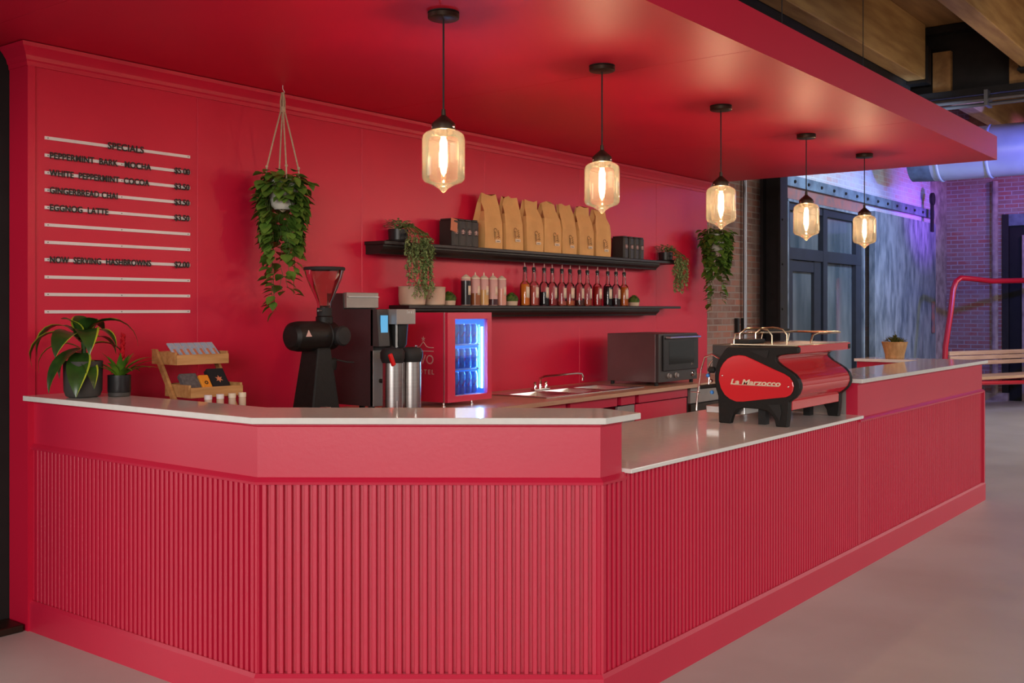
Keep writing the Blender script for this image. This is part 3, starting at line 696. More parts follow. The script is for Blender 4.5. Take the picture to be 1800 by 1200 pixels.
# little black tins
def tin(x, lab, grp, first=[None]):
    if first[0] is None:
        r = root('black_tin', lab, 'tin', (x, -.095, SU + .0005), 0, grp)
        MB().prism([(-.036, -.055), (-.022, -.066), (.022, -.066), (.036, -.055), (.036, .055), (-.036, .055)], 0, .172).obj('box', 'tin', r, bevel=.003)
        MB().prism([(-.032, -.052), (-.020, -.062), (.020, -.062), (.032, -.052), (.032, .052), (-.032, .052)], .172, .186).obj('lid', 'tin', r, bevel=.004)
        m = MB(); m.lathe([(.0225, 0), (.0225, .0012), (.019, .0012), (.019, 0)], (0, -.0672, .098), 20, 'y', closed=False)
        m.box((-.015, -.0682, .096), (.015, -.0662, .101)); m.box((-.003, -.0682, .083), (.003, -.0662, .113)); m.box((-.012, -.0682, .084), (.012, -.0662, .088)); m.box((-.010, -.0682, .106), (.010, -.0662, .110))
        m.obj('round_mark', 'logo', r); first[0] = r; return r
    r = dup(first[0], (x, -.095, SU + .0005), lab); r['group'] = grp; return r
FT = []
for i, p in enumerate((794, 806, 817.5, 829)):
    x, _ = atY(p, -.12)
    FT.append(tin(x, ['leftmost small black tin of the left group, partly behind the orange card', 'second black tin of the left group', 'third black tin of the left group', 'black tin of the left group nearest the paper bags'][i], 'small black tins left of the paper bags'))
for i, p in enumerate((1094, 1104, 1113, 1122)):
    x, _ = atY(p, -.12)
    t = tin(x, ['black tin of the right group nearest the paper bags', 'second black tin of the right group', 'third black tin of the right group', 'rightmost small black tin on the upper shelf'][i], 'small black tins right of the paper bags')
o = MB().box((-.036, -.002, 0), (.030, .002, .088)).obj('orange_tag', 'orange_card', FT[0], smooth=False, loc=(-.030, -.071, .095)); o.rotation_euler = (R(-6), R(12), 0)
o['label'] = 'small orange card tag stuck on the tin'

# lower shelf: canisters, moss pots, squeeze bottles, syrup bottles
for i, (p, lab) in enumerate(((725, 'beige ceramic canister under the trailing plant'), (763, 'beige ceramic canister right of the one under the trailing plant'))):
    x, _ = atY(p, -.095)
    r = root('ceramic_canister', lab, 'canister', (x, -.092, SL + .0005), 0, 'beige canisters on the lower shelf')
    k = 1.12 if i == 0 else .98
    MB().lathe([(.070 * k, 0), (.076 * k, .006), (.080 * k, .06), (.079 * k, .112)], n=28).obj('body', 'ceramic', r)
    ld = MB().lathe([(.081 * k, .1125), (.082 * k, .118), (.079 * k, .122), (.03, .125)], n=28).obj('lid', 'ceramic', r)
    MB().lathe([(.006, .125), (.005, .132), (.012, .138), (.008, .146), (.001, .148)], n=12).obj('knob', 'ceramic', ld)
def moss(p, lab):
    x, _ = atY(p, -.10); r = root('moss_pot', lab, 'plant', (x, -.09, SL + .0005), 0, 'small moss pots on the lower shelf')
    MB().lathe([(.040, 0), (.043, .003), (.047, .032), (.043, .032), (.041, .02)], n=20).obj('pot', 'ceramic', r)
    m = MB()
    m.lathe([(.046, .030), (.052, .045), (.045, .065), (.025, .080), (.001, .085)], n=14)
    random.seed(p)
    for i in range(170):
        a = rnd(0, 2 * PI); e = rnd(.0, 1.5); d = Vector((math.cos(a) * math.cos(e), math.sin(a) * math.cos(e), math.sin(e)))
        leaf(m, d * .040 + Vector((0, 0, .038)), d, (0, 0, 1), rnd(.014, .022), .009, .2, .1, 0, 2)
    m.obj('moss', 'leafm', r, ang=60)
moss(791, 'small moss pot between the canister and the squeeze bottles'); moss(901, 'small moss pot between the squeeze bottles and the syrup bottles'); moss(1116, 'small moss pot at the right end of the lower shelf')
M['sq_clear'] = mat('frosted_plastic', (.60, .36, .32), rough=.45, spec=.4)
for i, (p, c1, lv, lab) in enumerate(((820, (.022, .016, .018), .17, 'squeeze bottle full of dark sauce, leftmost'), (836.4, (.30, .10, .035), .085, 'squeeze bottle with brown sauce, second from the left'),
                              (851.5, (.62, .36, .13), .11, 'squeeze bottle with caramel coloured sauce in the middle of five'), (867.5, (.07, .025, .03), .045, 'squeeze bottle with a little dark sauce at its bottom'),
                              (882.6, (.68, .32, .24), .12, 'squeeze bottle with pale pink sauce, rightmost'))):
    x, _ = atY(p, -.10); r = root('squeeze_bottle', lab, 'squeeze bottle', (x, -.095, SL + .0005), 0, 'squeeze bottles on the lower shelf')
    bd = MB().lathe([(.031, 0), (.034, .004), (.034, .178), (.030, .184)], n=20).obj('body', 'sq_clear', r)
    ml = liquid('sauce_%d' % i, c1)
    MB().lathe([(.0346, .004), (.0346, lv)], n=20, closed=False).obj('sauce_fill', ml, bd)
    sp = [(.034, .184), (.034, .192), (.018, .205), (.006, .213)] + ([(.003, .232)] if i in (1, 2, 3) else [(.003, .214)])
    MB().lathe(sp, n=18).obj('cap', 'cream', r)
    m = MB(); a0, a1 = R(-112), R(-62); pts = []
    for k in range(7):
        a = a0 + (a1 - a0) * k / 6; pts.append((.0352 * math.cos(a), .0352 * math.sin(a)))
    m.add([(q[0], q[1], .072) for q in pts] + [(q[0], q[1], .135) for q in pts], [(k, k + 1, 8 + k, 7 + k) for k in range(6)])
    m.obj('label', 'paperw', r, solid=.0006)
cols = [((.70, .22, .02), .160, 'amber syrup bottle, leftmost'), ((.52, .10, .07), .150, 'pink syrup bottle second from the left'), ((.008, .007, .010), .105, 'syrup bottle two thirds full of black syrup, third from the left'),
        ((.34, .03, .03), .050, 'nearly empty red syrup bottle right of the black syrup one'), ((.50, .12, .08), .035, 'nearly empty pale syrup bottle fifth from the left'), ((.55, .14, .05), .040, 'nearly empty orange-pink syrup bottle sixth from the left'),
        ((.10, .03, .02), .045, 'syrup bottle with a little brown syrup, seventh from the left'), ((.45, .09, .04), .050, 'syrup bottle with a little orange syrup, left of the full red one'), ((.36, .012, .010), .158, 'syrup bottle full of red syrup'),
        ((.006, .006, .008), .163, 'syrup bottle full of black syrup'), ((.03, .018, .02), .065, 'syrup bottle one third full of black syrup, right of the full black one'), ((.52, .13, .01), .160, 'orange syrup bottle, rightmost')]
B0 = None
for i, p in enumerate((924.8, 940, 957.4, 972.8, 989.3, 1003.5, 1020.4, 1034.6, 1051, 1070, 1085, 1099)):
    x, _ = atY(p, -.10); cc, lv, lab = cols[i]
    r = root('syrup_bottle', lab, 'syrup bottle', (x, -.092 + rnd(-.004, .004), SL + .0005), rnd(-.25, .25), 'glass syrup bottles with pourers on the lower shelf')
    g = MB().lathe([(.034, 0), (.037, .004), (.037, .150), (.033, .166), (.018, .182), (.0155, .20), (.0125, .258), (.0145, .260), (.0145, .266)], n=22).obj('bottle_glass', 'clear', r)
    lm = liquid('syrup_%d' % i, cc)
    lp = [(.034, .004), (.0352, .008), (.0352, min(lv, .150))] + ([(.031, lv)] if lv > .15 else [])
    MB().lathe(lp, n=20).obj('syrup', lm, g)
    cap = MB().lathe([(.016, .266), (.016, .285), (.010, .288), (.0085, .250)], n=14).obj('pourer_collar', 'rubber', r)
    t = rnd(-.007, .007); MB().tube([(0, 0, .286), (t * .4, 0, .305), (t, 0, .330)], .004, 8, [.0045, .0035, .0022]).obj('pourer_spout', 'logo', r)
    m = MB(); a0, a1 = R(-118), R(-66); pts = [(.0378 * math.cos(a0 + (a1 - a0) * k / 6), .0378 * math.sin(a0 + (a1 - a0) * k / 6)) for k in range(7)]
    m.add([(q[0], q[1], .060) for q in pts] + [(q[0], q[1], .138) for q in pts], [(k, k + 1, 8 + k, 7 + k) for k in range(6)])
    m.obj('label', 'paperw', r, solid=.0006)

# ================================================================ PLANTS ON THE LEFT END
def strap_leaf(m, az, L, Wd, rise, droop, tw=0, z0=0, r0=.01, margin=True, c=(0, 0)):
    """long arching leaf: az azimuth, rise start elevation (rad), droop total bend (rad)"""
    n = 9; p = Vector((c[0] + r0 * math.cos(az), c[1] + r0 * math.sin(az), z0)); e = rise; hd = Vector((math.cos(az), math.sin(az), 0)); sd = Vector((-hd.y, hd.x, 0))
    rows = []
    for i in range(n + 1):
        t = i / n; w = Wd * (math.sin(PI * min(1, .12 + .88 * t) ** .8)) * .5 if t < 1 else .001
        w = max(w, .0015); d = hd * math.cos(e) + Vector((0, 0, math.sin(e))); nn = sd.cross(d)
        if nn.z < 0 and e > -PI / 2: nn = -nn
        s2 = (sd + nn * math.sin(tw * t)).normalized()
        fo = .22 * w
        rows.append([p - s2 * w + nn * fo, p - s2 * w * .55 + nn * fo * .45, p, p + s2 * w * .80 + nn * fo * .6, p + s2 * w + nn * fo])
        p = p + d * (L / n); e -= droop / n
    vs = [q for r_ in rows for q in r_]; b = len(m.v); m.v += [tuple(v) for v in vs]
    for i in range(n):
        for j in range(4):
            a = b + i * 5 + j; m.f.append((a, a + 1, a + 6, a + 5)); m.mi.append(1 if margin and j == 3 else 0)
VD = math.atan2(-.61, -.79)          # azimuth towards the viewer
SR = math.atan2(-.7916, .611)        # azimuth of screen right
random.seed(21)
r = root('dracaena_plant', 'large potted plant with drooping yellow-edged leaves in a charcoal pot', 'potted plant', (.105, -.29, 1.098))
MB().lathe([(.060, 0), (.074, .006), (.083, .03), (.086, .165), (.080, .165), (.078, .03)], n=36).obj('pot', 'potgrey', r)
MB().cyl((0, 0, .145), .078, .006, 20).obj('soil', 'soil', r)
MB().tube([(0, 0, .14), (.004, 0, .20), (0, .003, .30)], .011, 8).obj('stem', 'leafd', r)
m = MB()
# (azimuth relative to screen right: 0 right, pi left, pi/2 away, -pi/2 towards viewer)
for a, L, w, ri, dr, z0 in ((-1.75, .27, .095, .55, 2.1, .27), (-1.05, .27, .090, .75, 2.5, .27), (-2.15, .28, .085, -.3, 1.3, .22), (-1.4, .25, .085, -.5, 1.1, .20), (-.85, .20, .06, -.2, 1.3, .17),
                         (2.95, .36, .046, .95, 2.9, .26), (-2.95, .36, .050, .75, 2.9, .25), (-2.8, .28, .045, .55, 2.5, .22), (2.7, .24, .045, .3, 2.3, .20), (-2.6, .22, .05, .2, 2.2, .18),
                         (.10, .34, .050, 1.0, 2.7, .28), (-.35, .24, .060, .9, 2.4, .26), (.5, .24, .055, .6, 2.2, .22), (1.5, .26, .065, 1.1, 2.1, .26), (1.1, .24, .05, .7, 2.2, .24),
                         (-.7, .15, .075, 1.1, 1.3, .29), (2.3, .13, .075, 1.3, 1.2, .29), (-2.3, .13, .07, 1.25, 1.4, .29), (.2, .20, .06, .9, 1.4, .29)):
    strap_leaf(m, SR + a, L * .96, w * 1.22, ri, dr, rnd(-.35, .35), z0, .012)
m.obj('foliage', ['leafd', 'leafy'], r, ang=70)
r = root('bromeliad_plant', 'small potted plant with a red flower spike in a black pot', 'potted plant', (.235, -.375, 1.098))
MB().lathe([(.046, 0), (.050, .003), (.050, .026)], n=28).obj('saucer', 'potgrey', r)
MB().lathe([(.0505, .018), (.052, .022), (.052, .098), (.048, .098), (.047, .03)], n=28).obj('pot', 'potblack', r)
MB().cyl((0, 0, .085), .047, .006, 16).obj('soil', 'soil', r)
m = MB()
for i in range(19):
    a = i * 2.4; inner = i < 8
    strap_leaf(m, a, rnd(.13, .20) if not inner else rnd(.11, .14), .030, rnd(.7, 1.15) if not inner else 1.35, rnd(1.0, 1.5) if not inner else .7, 0, .085, .010, False)
strap_leaf(m, SR + .05, .21, .028, .85, 1.0, 0, .085, .010, False); strap_leaf(m, SR - .2, .20, .03, .65, .9, 0, .085, .01, False)
m.obj('foliage', ['leafb', 'leafb'], r, ang=70)
m = MB(); m.tube([(0, 0, .10), (.012, 0, .19), (.018, 0, .215)], .005, 8)
random.seed(4)
for k in range(26):
    z = .165 + k * .0042; a = k * 2.4; w = .030 * (1 - k / 34)
    leaf(m, (.014 + (z - .16) * .06, 0, z), (math.cos(a) * .75, math.sin(a) * .75, .9), (0, 0, 1), .026 + w * .3, .016, .4, -.2)
m.obj('flower_spike', 'flower', r, ang=60)

# ================================================================ DISPLAY RACK WITH GOODS
r = root('display_rack', 'small two-tier wooden rack of packets left of the coffee grinder', 'rack', (.575, -.10, CZ), R(-4))
W_ = .30
def tray(name, y, z, tag_=None):
    m = MB(); dpt = .22
    m.box((0, y - dpt, z), (.012, y, z + .062)); m.box((W_ - .012, y - dpt, z), (W_, y, z + .062)); m.box((.012, y - .012, z), (W_ - .012, y, z + .062)); m.box((.012, y - dpt, z + .0), (W_ - .012, y - .012, z + .008)); m.box((0.004, y - dpt - .012, z), (W_ - .004, y - dpt, z + .050))
    return m.obj(name, 'rackwood', r, smooth=False, bevel=.0015)
tray('tray', -.02, .325); tray('tray', -.145, .170)
for s in (-.017, W_ + .002):
    m = MB(); m.prismx([(-.045, .40), (-.085, .40), (-.385, 0), (-.345, 0)], s, s + .015); m.obj('leg', 'rackwood', r, smooth=False, bevel=.001)
m = MB(); m.box((-.002, -.365, .0), (W_ + .002, -.350, .03)); m.obj('foot_rail', 'rackwood', r, smooth=False)
def on_rack(o):
    mt = Matrix.Translation((.575, -.10, CZ)) @ Matrix.Rotation(R(-4), 4, 'Z'); o.matrix_world = mt @ o.matrix_basis; return o
PK = None
for i in range(7):
    x = .035 + i * .037
    o = root('snack_packet', ['leftmost patterned packet in the upper tray', 'second patterned packet from the left in the upper tray', 'third patterned packet from the left in the upper tray', 'middle patterned packet in the upper tray', 'third patterned packet from the right in the upper tray', 'second patterned packet from the right in the upper tray', 'rightmost patterned packet in the upper tray'][i], 'packet', (x, -.235 , .345), 0, 'patterned packets in the upper tray of the rack')
    o.rotation_euler = (R(-52), 0, 0)
    if PK is None:
        MB().box((-.0178, -.004, 0), (.0178, .004, .135)).obj('packet_body', 'packet', o, bevel=.002)
        MB().box((-.006, -.0055, .02), (.006, -.004, .085)).obj('packet_print', 'orange_card', o, smooth=False); PK = o
    else:
        for ch in [q for q in bpy.data.objects if q.parent == PK]:
            c = ch.copy(); COL.objects.link(c); c.parent = o
    on_rack(o)
def soft(name, mt, x, y, z, sx, sy, sz, rx, lab, cat, extra=None):
    o = root(name, lab, cat, (x, y, z)); o.rotation_euler = (R(rx), 0, 0)
    MB().box((-sx / 2, -sy / 2, 0), (sx / 2, sy / 2, sz)).obj('body', mt, o, bevel=.006)
    if extra: extra(o, sx, sy, sz)
    on_rack(o); return o
def round_mark(col_, rad):
    def f(o, sx, sy, sz):
        MB().lathe([(rad, 0), (rad, .001), (rad * .55, .001), (rad * .55, 0)], (0, -sy / 2 - .0015, sz * .55), 16, 'y', closed=False).obj('round_print', col_, o)
    return f
def star_mark(o, sx, sy, sz):
    pts = []
    for k in range(12):
        a = PI / 2 + k * PI / 6; q = .022 if k % 2 == 0 else .010; pts.append((q * math.cos(a), q * math.sin(a)))
    m = MB(); n = 12; m.add([(x, -sy / 2 - .001, sz * .52 + z) for x, z in pts] + [(0, -sy / 2 - .001, sz * .52)], [(i, (i + 1) % n, n) for i in range(n)]); m.obj('star_print', 'orange_card', o, smooth=False, solid=.0008)
soft('grey_sock_pair', 'sock_grey', .075, -.30, .181, .095, .030, .125, -42, 'folded grey knitted socks at the left of the lower tray', 'socks')
soft('orange_packet', 'sock_orange', .145, -.315, .181, .055, .022, .110, -38, 'orange packet between the grey socks and the black cloth', 'packet', round_mark('letter', .010))
soft('folded_black_shirt', 'cloth_black', .228, -.30, .181, .098, .035, .140, -38, 'folded black shirt with an orange emblem in the lower tray', 'shirt', star_mark)
JR = None
for i, (p, c2) in enumerate(((366, 0), (387, 0), (408, 1), (426, 1))):
    x, _ = atY(p, -.60)
    o = root('small_jar', ['white-capped small jar, leftmost in front of the rack', 'white-capped small jar second from the left in front of the rack', 'small jar with a cream cap, third in front of the rack', 'small jar with a cream cap, rightmost in front of the rack'][i], 'jar', (x, -.60, 1.0252), 0, 'small jars in front of the display rack')
    MB().lathe([(.016, 0), (.0175, .003), (.0175, .042), (.015, .046)], n=16).obj('jar_body', 'ceramic', o)
    MB().lathe([(.0185, .046), (.0185, .066), (.017, .068)], n=16).obj('jar_cap', 'white' if not c2 else 'cream', o)
# block the little jars stand on (hidden behind the raised top)
tag(MB().box((atY(360, -.6)[0] - .01, -.63, CZ), (atY(431, -.6)[0] + .01, -.57, 1.025)).obj('jar_riser', 'black', bevel=.004), 'low dark block carrying the small jars', 'block')

# ================================================================ COFFEE GRINDER
gx, gy = 1.30, -.57
r = root('coffee_grinder', 'tall black coffee grinder with a clear bean hopper', 'coffee grinder', (gx, gy, CZ), R(2))
# body axis runs along x (motor to the left, burr head to the right); placed facing the bar
def gz(py): return 1.5 + (543 - py) * 5.6 / F - CZ
m = MB(); m.prism([(-.105, -.13), (.105, -.13), (.105, .13), (-.105, .13)], 0, .035); m.obj('base', 'blackcast', r, bevel=.01)
m = MB(); z0, z1 = .035, gz(610); m.add([(-.135, -.07, z0), (.075, -.07, z0), (.075, .09, z0), (-.135, .09, z0), (-.075, -.055, z1), (.015, -.055, z1), (.015, .07, z1), (-.075, .07, z1)],
      [(0, 3, 2, 1), (4, 5, 6, 7), (0, 1, 5, 4), (1, 2, 6, 5), (2, 3, 7, 6), (3, 0, 4, 7)]); m.obj('stand', 'blackcast', r, smooth=False, bevel=.008)
zc = gz(590)
st_ = MB(); st_.lathe([(.001, -.225), (.055, -.222), (.073, -.205), (.079, -.17), (.079, .005), (.083, .008), (.083, .014)], (0, 0, zc), 36, 'x'); st_.obj('motor_housing', 'blackcast', r)
MB().lathe([(.075, .014), (.075, .07), (.055, .095), (.03, .10)], (0, 0, zc), 32, 'x').obj('burr_chamber', 'blackcast', r)
MB().lathe([(.050, -.055), (.054, -.10), (.046, -.112), (.015, -.118)], (.060, 0, zc), 28, 'y').obj('adjustment_dial', 'rubber', r)
MB().sphere((.098, -.085, zc + .005), .012, 12).obj('dial_knob', 'chrome', r)
m = MB(); m.lathe([(.045, 0), (.045, .035), (.030, .05), (.028, .09), (.034, .095)], (.02, 0, zc + .065), 24); m.obj('neck', 'blackcast', r)
MB().lathe([(.036, gz(560) + .0), (.040, gz(553)), (.040, gz(541))], (.02, 0, 0), 24).obj('hopper_collar', 'rubber', r)
MB().tube([(-.02, -.02, gz(546)), (-.055, -.03, gz(546))], .005, 8).obj('hopper_lever', 'steel', r)
hp = MB().lathe([(.036, gz(541)), (.040, gz(530)), (.075, gz(505)), (.098, gz(486)), (.106, gz(474))], (.02, 0, 0), 40, closed=False).obj('hopper', 'hopper', r)
MB().lathe([(.108, gz(475)), (.110, gz(474)), (.110, gz(470)), (.103, gz(469)), (.103, gz(475))], (.02, 0, 0), 40).obj('hopper_lid', 'rubber', r)
m = MB(); m.lathe([(.030, 0), (.034, .02), (.034, .055), (.026, .065)], (.035, -.03, gz(650)), 22); m.obj('grind_spout', 'blackcast', r)
MB().tube([(.06, -.04, gz(632)), (.12, -.07, gz(637)), (.16, -.08, gz(638))], .004, 8).obj('bag_clamp', 'rubber', r)
# warning triangle sticker on the motor
a = R(-148); 
m = MB(); yy = -.0795
m.add([(-.185, -.0775, zc + .000), (-.145, -.0775, zc + .000), (-.165, -.0745, zc + .034)], [(0, 1, 2)]); m.obj('warning_sticker', 'logo', r, smooth=False, solid=-.003)
o = root('portafilter_tamper', 'small shiny steel tool lying at the foot of the coffee grinder', 'tool', (1.12, -.74, CZ))
MB().lathe([(.028, 0), (.028, .03), (.020, .04), (.012, .06), (.018, .09), (.010, .10)], n=20).obj('body', 'chrome', o)
MB().box((.03, -.02, 0), (.075, .02, .10)).obj('steel_block', 'steel', o, bevel=.004)

# ================================================================ COFFEE BREWER + AIRPOTS
r = root('coffee_brewer', 'large dark coffee brewer with a small blue touchscreen', 'coffee brewer', (1.63, -.62, CZ))
bz = .06
m = MB(); m.prismx([(0, bz), (.37, bz), (.37, .69), (.24, .69), (.235, .600), (0, .600)], 0, .006); m.obj('side_panel', 'plumsteel', r, smooth=False)
m = MB(); m.prismx([(.02, bz + .01), (.36, bz + .01), (.36, .685), (.25, .685), (.245, .595), (.02, .595)], .006, .27); m.obj('body', 'darkgrey', r, smooth=False)
MB().box((.008, .215, .605), (.262, .245, .695)).obj('water_lid', 'greymetal', r, smooth=False, bevel=.004)
MB().box((.012, .205, .668), (.258, .215, .672)).obj('lid_lip', 'steel', r, smooth=False)
MB().box((0, -.004, bz), (.095, .02, .37)).obj('drip_column', 'greymetal', r, smooth=False, bevel=.002)
MB().lathe([(.012, 0), (.012, -.010), (.005, -.012)], (.055, -.004, .20), 14, 'y').obj('drain_knob', 'bronze', r)
MB().prismx([(-.052, .392), (.02, .392), (.02, .60), (-.035, .60)], 0, .085).obj('control_head', 'darkgrey', r, smooth=False, bevel=.004)
o = MB().box((.018, -.006, .47), (.070, .0, .565)).obj('touchscreen', 'screen', r, smooth=False); o.location = (0, -.042, 0)
MB().box((.088, -.10, .515), (.24, .02, .600)).obj('brew_basket_head', 'greymetal', r, smooth=False, bevel=.003)
m = MB()
for dx, w_ in ((.168, .006), (.181, .012), (.200, .010), (.219, .004)): m.box((dx, -.1012, .574 if w_ < .009 else .576), (dx + w_ * .6, -.0995, .594 if w_ < .009 else .588))
m.obj('maker_mark', 'steel', r, smooth=False)
MB().lathe([(.05, .515), (.042, .40), (.02, .37)], (.18, -.03, 0), 24).obj('brew_funnel', 'rubber', r)
MB().tube([(.125, -.06, .515), (.125, -.06, .36)], .008, 8).obj('spout_pipe', 'steel', r)
m = MB()
for x in (.03, .24):
    for y in (.04, .33): m.cyl((x, y, 0), .018, bz + .01, 12)
m.obj('foot', 'rubber', r)
for i, (p, lab) in enumerate(((690, 'steel coffee airpot in front of the brewer, with a red lever'), (722.5, 'steel coffee airpot between the brewer and the drinks fridge'))):
    x, _ = atY(p, -.738); r = root('airpot', lab, 'airpot', (x, -.738, CZ), 0, 'steel airpots with black tops')
    MB().lathe([(.055, 0), (.058, .004), (.058, .030)], n=32).obj('base', 'rubber', r)
    MB().lathe([(.0555, .030), (.0555, .305)], n=36).obj('body', 'steel', r)
    MB().lathe([(.057, .305), (.067, .330), (.068, .362), (.055, .382), (.02, .388)], n=32).obj('top', 'rubber', r)
    MB().tube([(.02, -.02, .375), (.01, -.03, .395), (-.005, -.04, .395)], .004, 6).obj('pump_pin', 'chrome', r)
    if i == 0: o = MB().box((-.012, -.012, -.035), (.012, .005, .035)).obj('tap_lever', 'redlever', r, bevel=.004); o.location = (-.055, -.045, .325); o.rotation_euler = (0, R(-25), 0)
    if i == 0: MB().tube([(-.03, -.05, .04), (-.03, -.066, .045), (-.03, -.066, .10)], .004, 6).obj('sight_tube', 'steel', r)

# ================================================================ DRINKS FRIDGE
fx, fy, fw, fd = 2.323, -.56, .432, .372; fz = CZ + .028; ftop = 1.478; H = ftop - fz
r = root('drinks_fridge', 'red countertop drinks fridge with a blue-lit glass door', 'fridge', (fx, fy, CZ))
b = .028
m = MB(); m.box((0, .03, b), (.02, fd, b + H)); m.box((fw - .02, .03, b), (fw, fd, b + H)); m.box((.02, .03, b), (fw - .02, fd, b + .03)); m.box((.02, .03, b + H - .03), (fw - .02, fd, b + H)); m.box((.02, fd - .02, b + .03), (fw - .02, fd, b + H - .03))
m.obj('cabinet', 'red', r, smooth=False, bevel=.002)
m = MB(); t0, t1 = .021, .023; m.box((.02, .03, b + .03), (t1, fd - .02, b + H - .03)); m.box((fw - t1, .03, b + .03), (fw - .02, fd - .02, b + H - .03)); m.box((t1, fd - .023, b + .03), (fw - t1, fd - .02, b + H - .03)); m.box((t1, .03, b + .03), (fw - t1, fd - .023, b + .033)); m.box((t1, .03, b + H - .033), (fw - t1, fd - .023, b + H - .03))
m.obj('liner', 'liner', r, smooth=False)
wx0, wx1 = 2.397 - fx, 2.713 - fx; wz0, wz1 = .965 - CZ, 1.438 - CZ
m = MB(); m.box((.004, 0, b), (wx0, .026, b + H)); m.box((wx1, 0, b), (fw, .026, b + H)); m.box((wx0, 0, b), (wx1, .026, wz0)); m.box((wx0, 0, wz1), (wx1, .026, b + H))
dr = m.obj('door', 'red', r, smooth=False)
MB().box((wx0, .010, wz0), (wx1, .014, wz1)).obj('door_glass', 'pane', dr, smooth=False)
m = MB(); m.box((-.001, .024, b - .002), (.004, .030, b + H + .001)); m.obj('edge_strip', 'steel', dr, smooth=False)
MB().box((wx1 - .022, .030, wz0 + .03), (wx1 - .008, .036, wz1 - .05)).obj('led_strip', 'led', r, smooth=False)
for z in (.372, .218, .058):
    m = MB(); m.box((.024, .035, z + CZ - CZ), (wx1 - .03, .045, z + .010)); m.box((.024, fd - .04, z), (fw - .03, fd - .03, z + .010))
    for k in range(12): m.box((.03 + k * .033, .045, z + .003), (.034 + k * .033, fd - .04, z + .007))
    m.obj('wire_shelf', 'cansilver', r, smooth=False)
m = MB(); m.lathe([(.012, 0), (.012, .008), (.006, .010), (.006, b + .002)], (.012, .04, 0), 12); m.lathe([(.012, 0), (.012, .008), (.006, .010), (.006, b + .002)], (fw * .62, .03, 0), 12); m.lathe([(.012, 0), (.012, b + .002)], (fw - .02, fd - .03, 0), 12)
m.obj('foot', 'chrome', r)
# printed crown, letters on the side of the fridge (side faces -x)
lg = []
yc_ = fd * .5 + .01
m = MB()
star = []
for k in range(10):
    a = PI / 2 + k * PI / 5; q = .018 if k % 2 == 0 else .008; star.append((q * math.cos(a), q * math.sin(a)))
m.add([(-.001, yc_ - x, .415 + z) for x, z in star] + [(-.001, yc_, .415)], [(i, (i + 1) % 10, 10) for i in range(10)])
m.obj('star_emblem', 'logo', r, smooth=False, solid=.0008)
m = MB(); hw = .085
def bar(pts): m.tube([(-.0005, yc_ - x, z) for x, z in pts], .0032, 6)
bar([(-hw, .362), (-.05, .362), (-.028, .368), (-.012, .385), (0, .397), (.012, .385), (.028, .368), (.05, .362), (hw, .362)]); bar([(-hw, .340), (hw, .340)])
m.obj('crown_emblem', 'logo', r)
text('NOVO', 'name_print', .082, 'logo', r, (-.0008, yc_ - hw - .003, .285), SIDE, 'RIGHT', .0005, 0, 1.0)
text('HOTEL', 'name_print', .040, 'logo', r, (-.0008, yc_ - hw - .003, .210), SIDE, 'RIGHT', .0005, 0, 1.5, .0008)
# cans
CAN = None; names = ['top', 'middle', 'bottom']
for row, zz in enumerate((.3825, .2285, .0685)):
    for k in range(5):
        x = .094 + k * .0585; zb = zz
        lab = '%s blue can on the %s row of the fridge' % (['leftmost', 'second from left', 'middle', 'second from right', 'rightmost'][k], names[row])
        if CAN is None:
            c = root('drink_can', lab, 'can', (fx + x, fy + .066, CZ + zb), 0, 'blue cans in the lit fridge')
            MB().lathe([(.019, 0), (.0235, .006), (.0245, .010), (.0245, .107), (.019, .118), (.019, .121)], n=18).obj('can_body', 'can', c)
            MB().lathe([(.0196, .121), (.0196, .124), (.017, .122)], n=18).obj('can_lid', 'cansilver', c)
            m = MB(); m.tube([(-.010, -.0228, .045), (-.002, -.0248, .06), (.009, -.0232, .075)], .0028, 5); m.obj('can_mark', 'canred', c); CAN = c
        else:
            c = dup(CAN, (fx + x, fy + .066, CZ + zb), lab, rz=rnd(-.4, .4))
        if row == 2: c.scale = (1.05, 1.05, 1.12)
pl = bpy.data.lights.new('fridge_led_light', 'AREA'); pl.shape = 'RECTANGLE'; pl.size = .02; pl.size_y = .40; pl.energy = 13; pl.color = (.16, .52, 1)
po = bpy.data.objects.new('fridge_led_light', pl); COL.objects.link(po); po.location = (fx + wx1 - .02, fy + .045, CZ + .30); po.rotation_euler = Euler((0, R(75), 0)); 
po.rotation_euler = (Vector((-1, .45, 0))).to_track_quat('-Z', 'Y').to_euler()

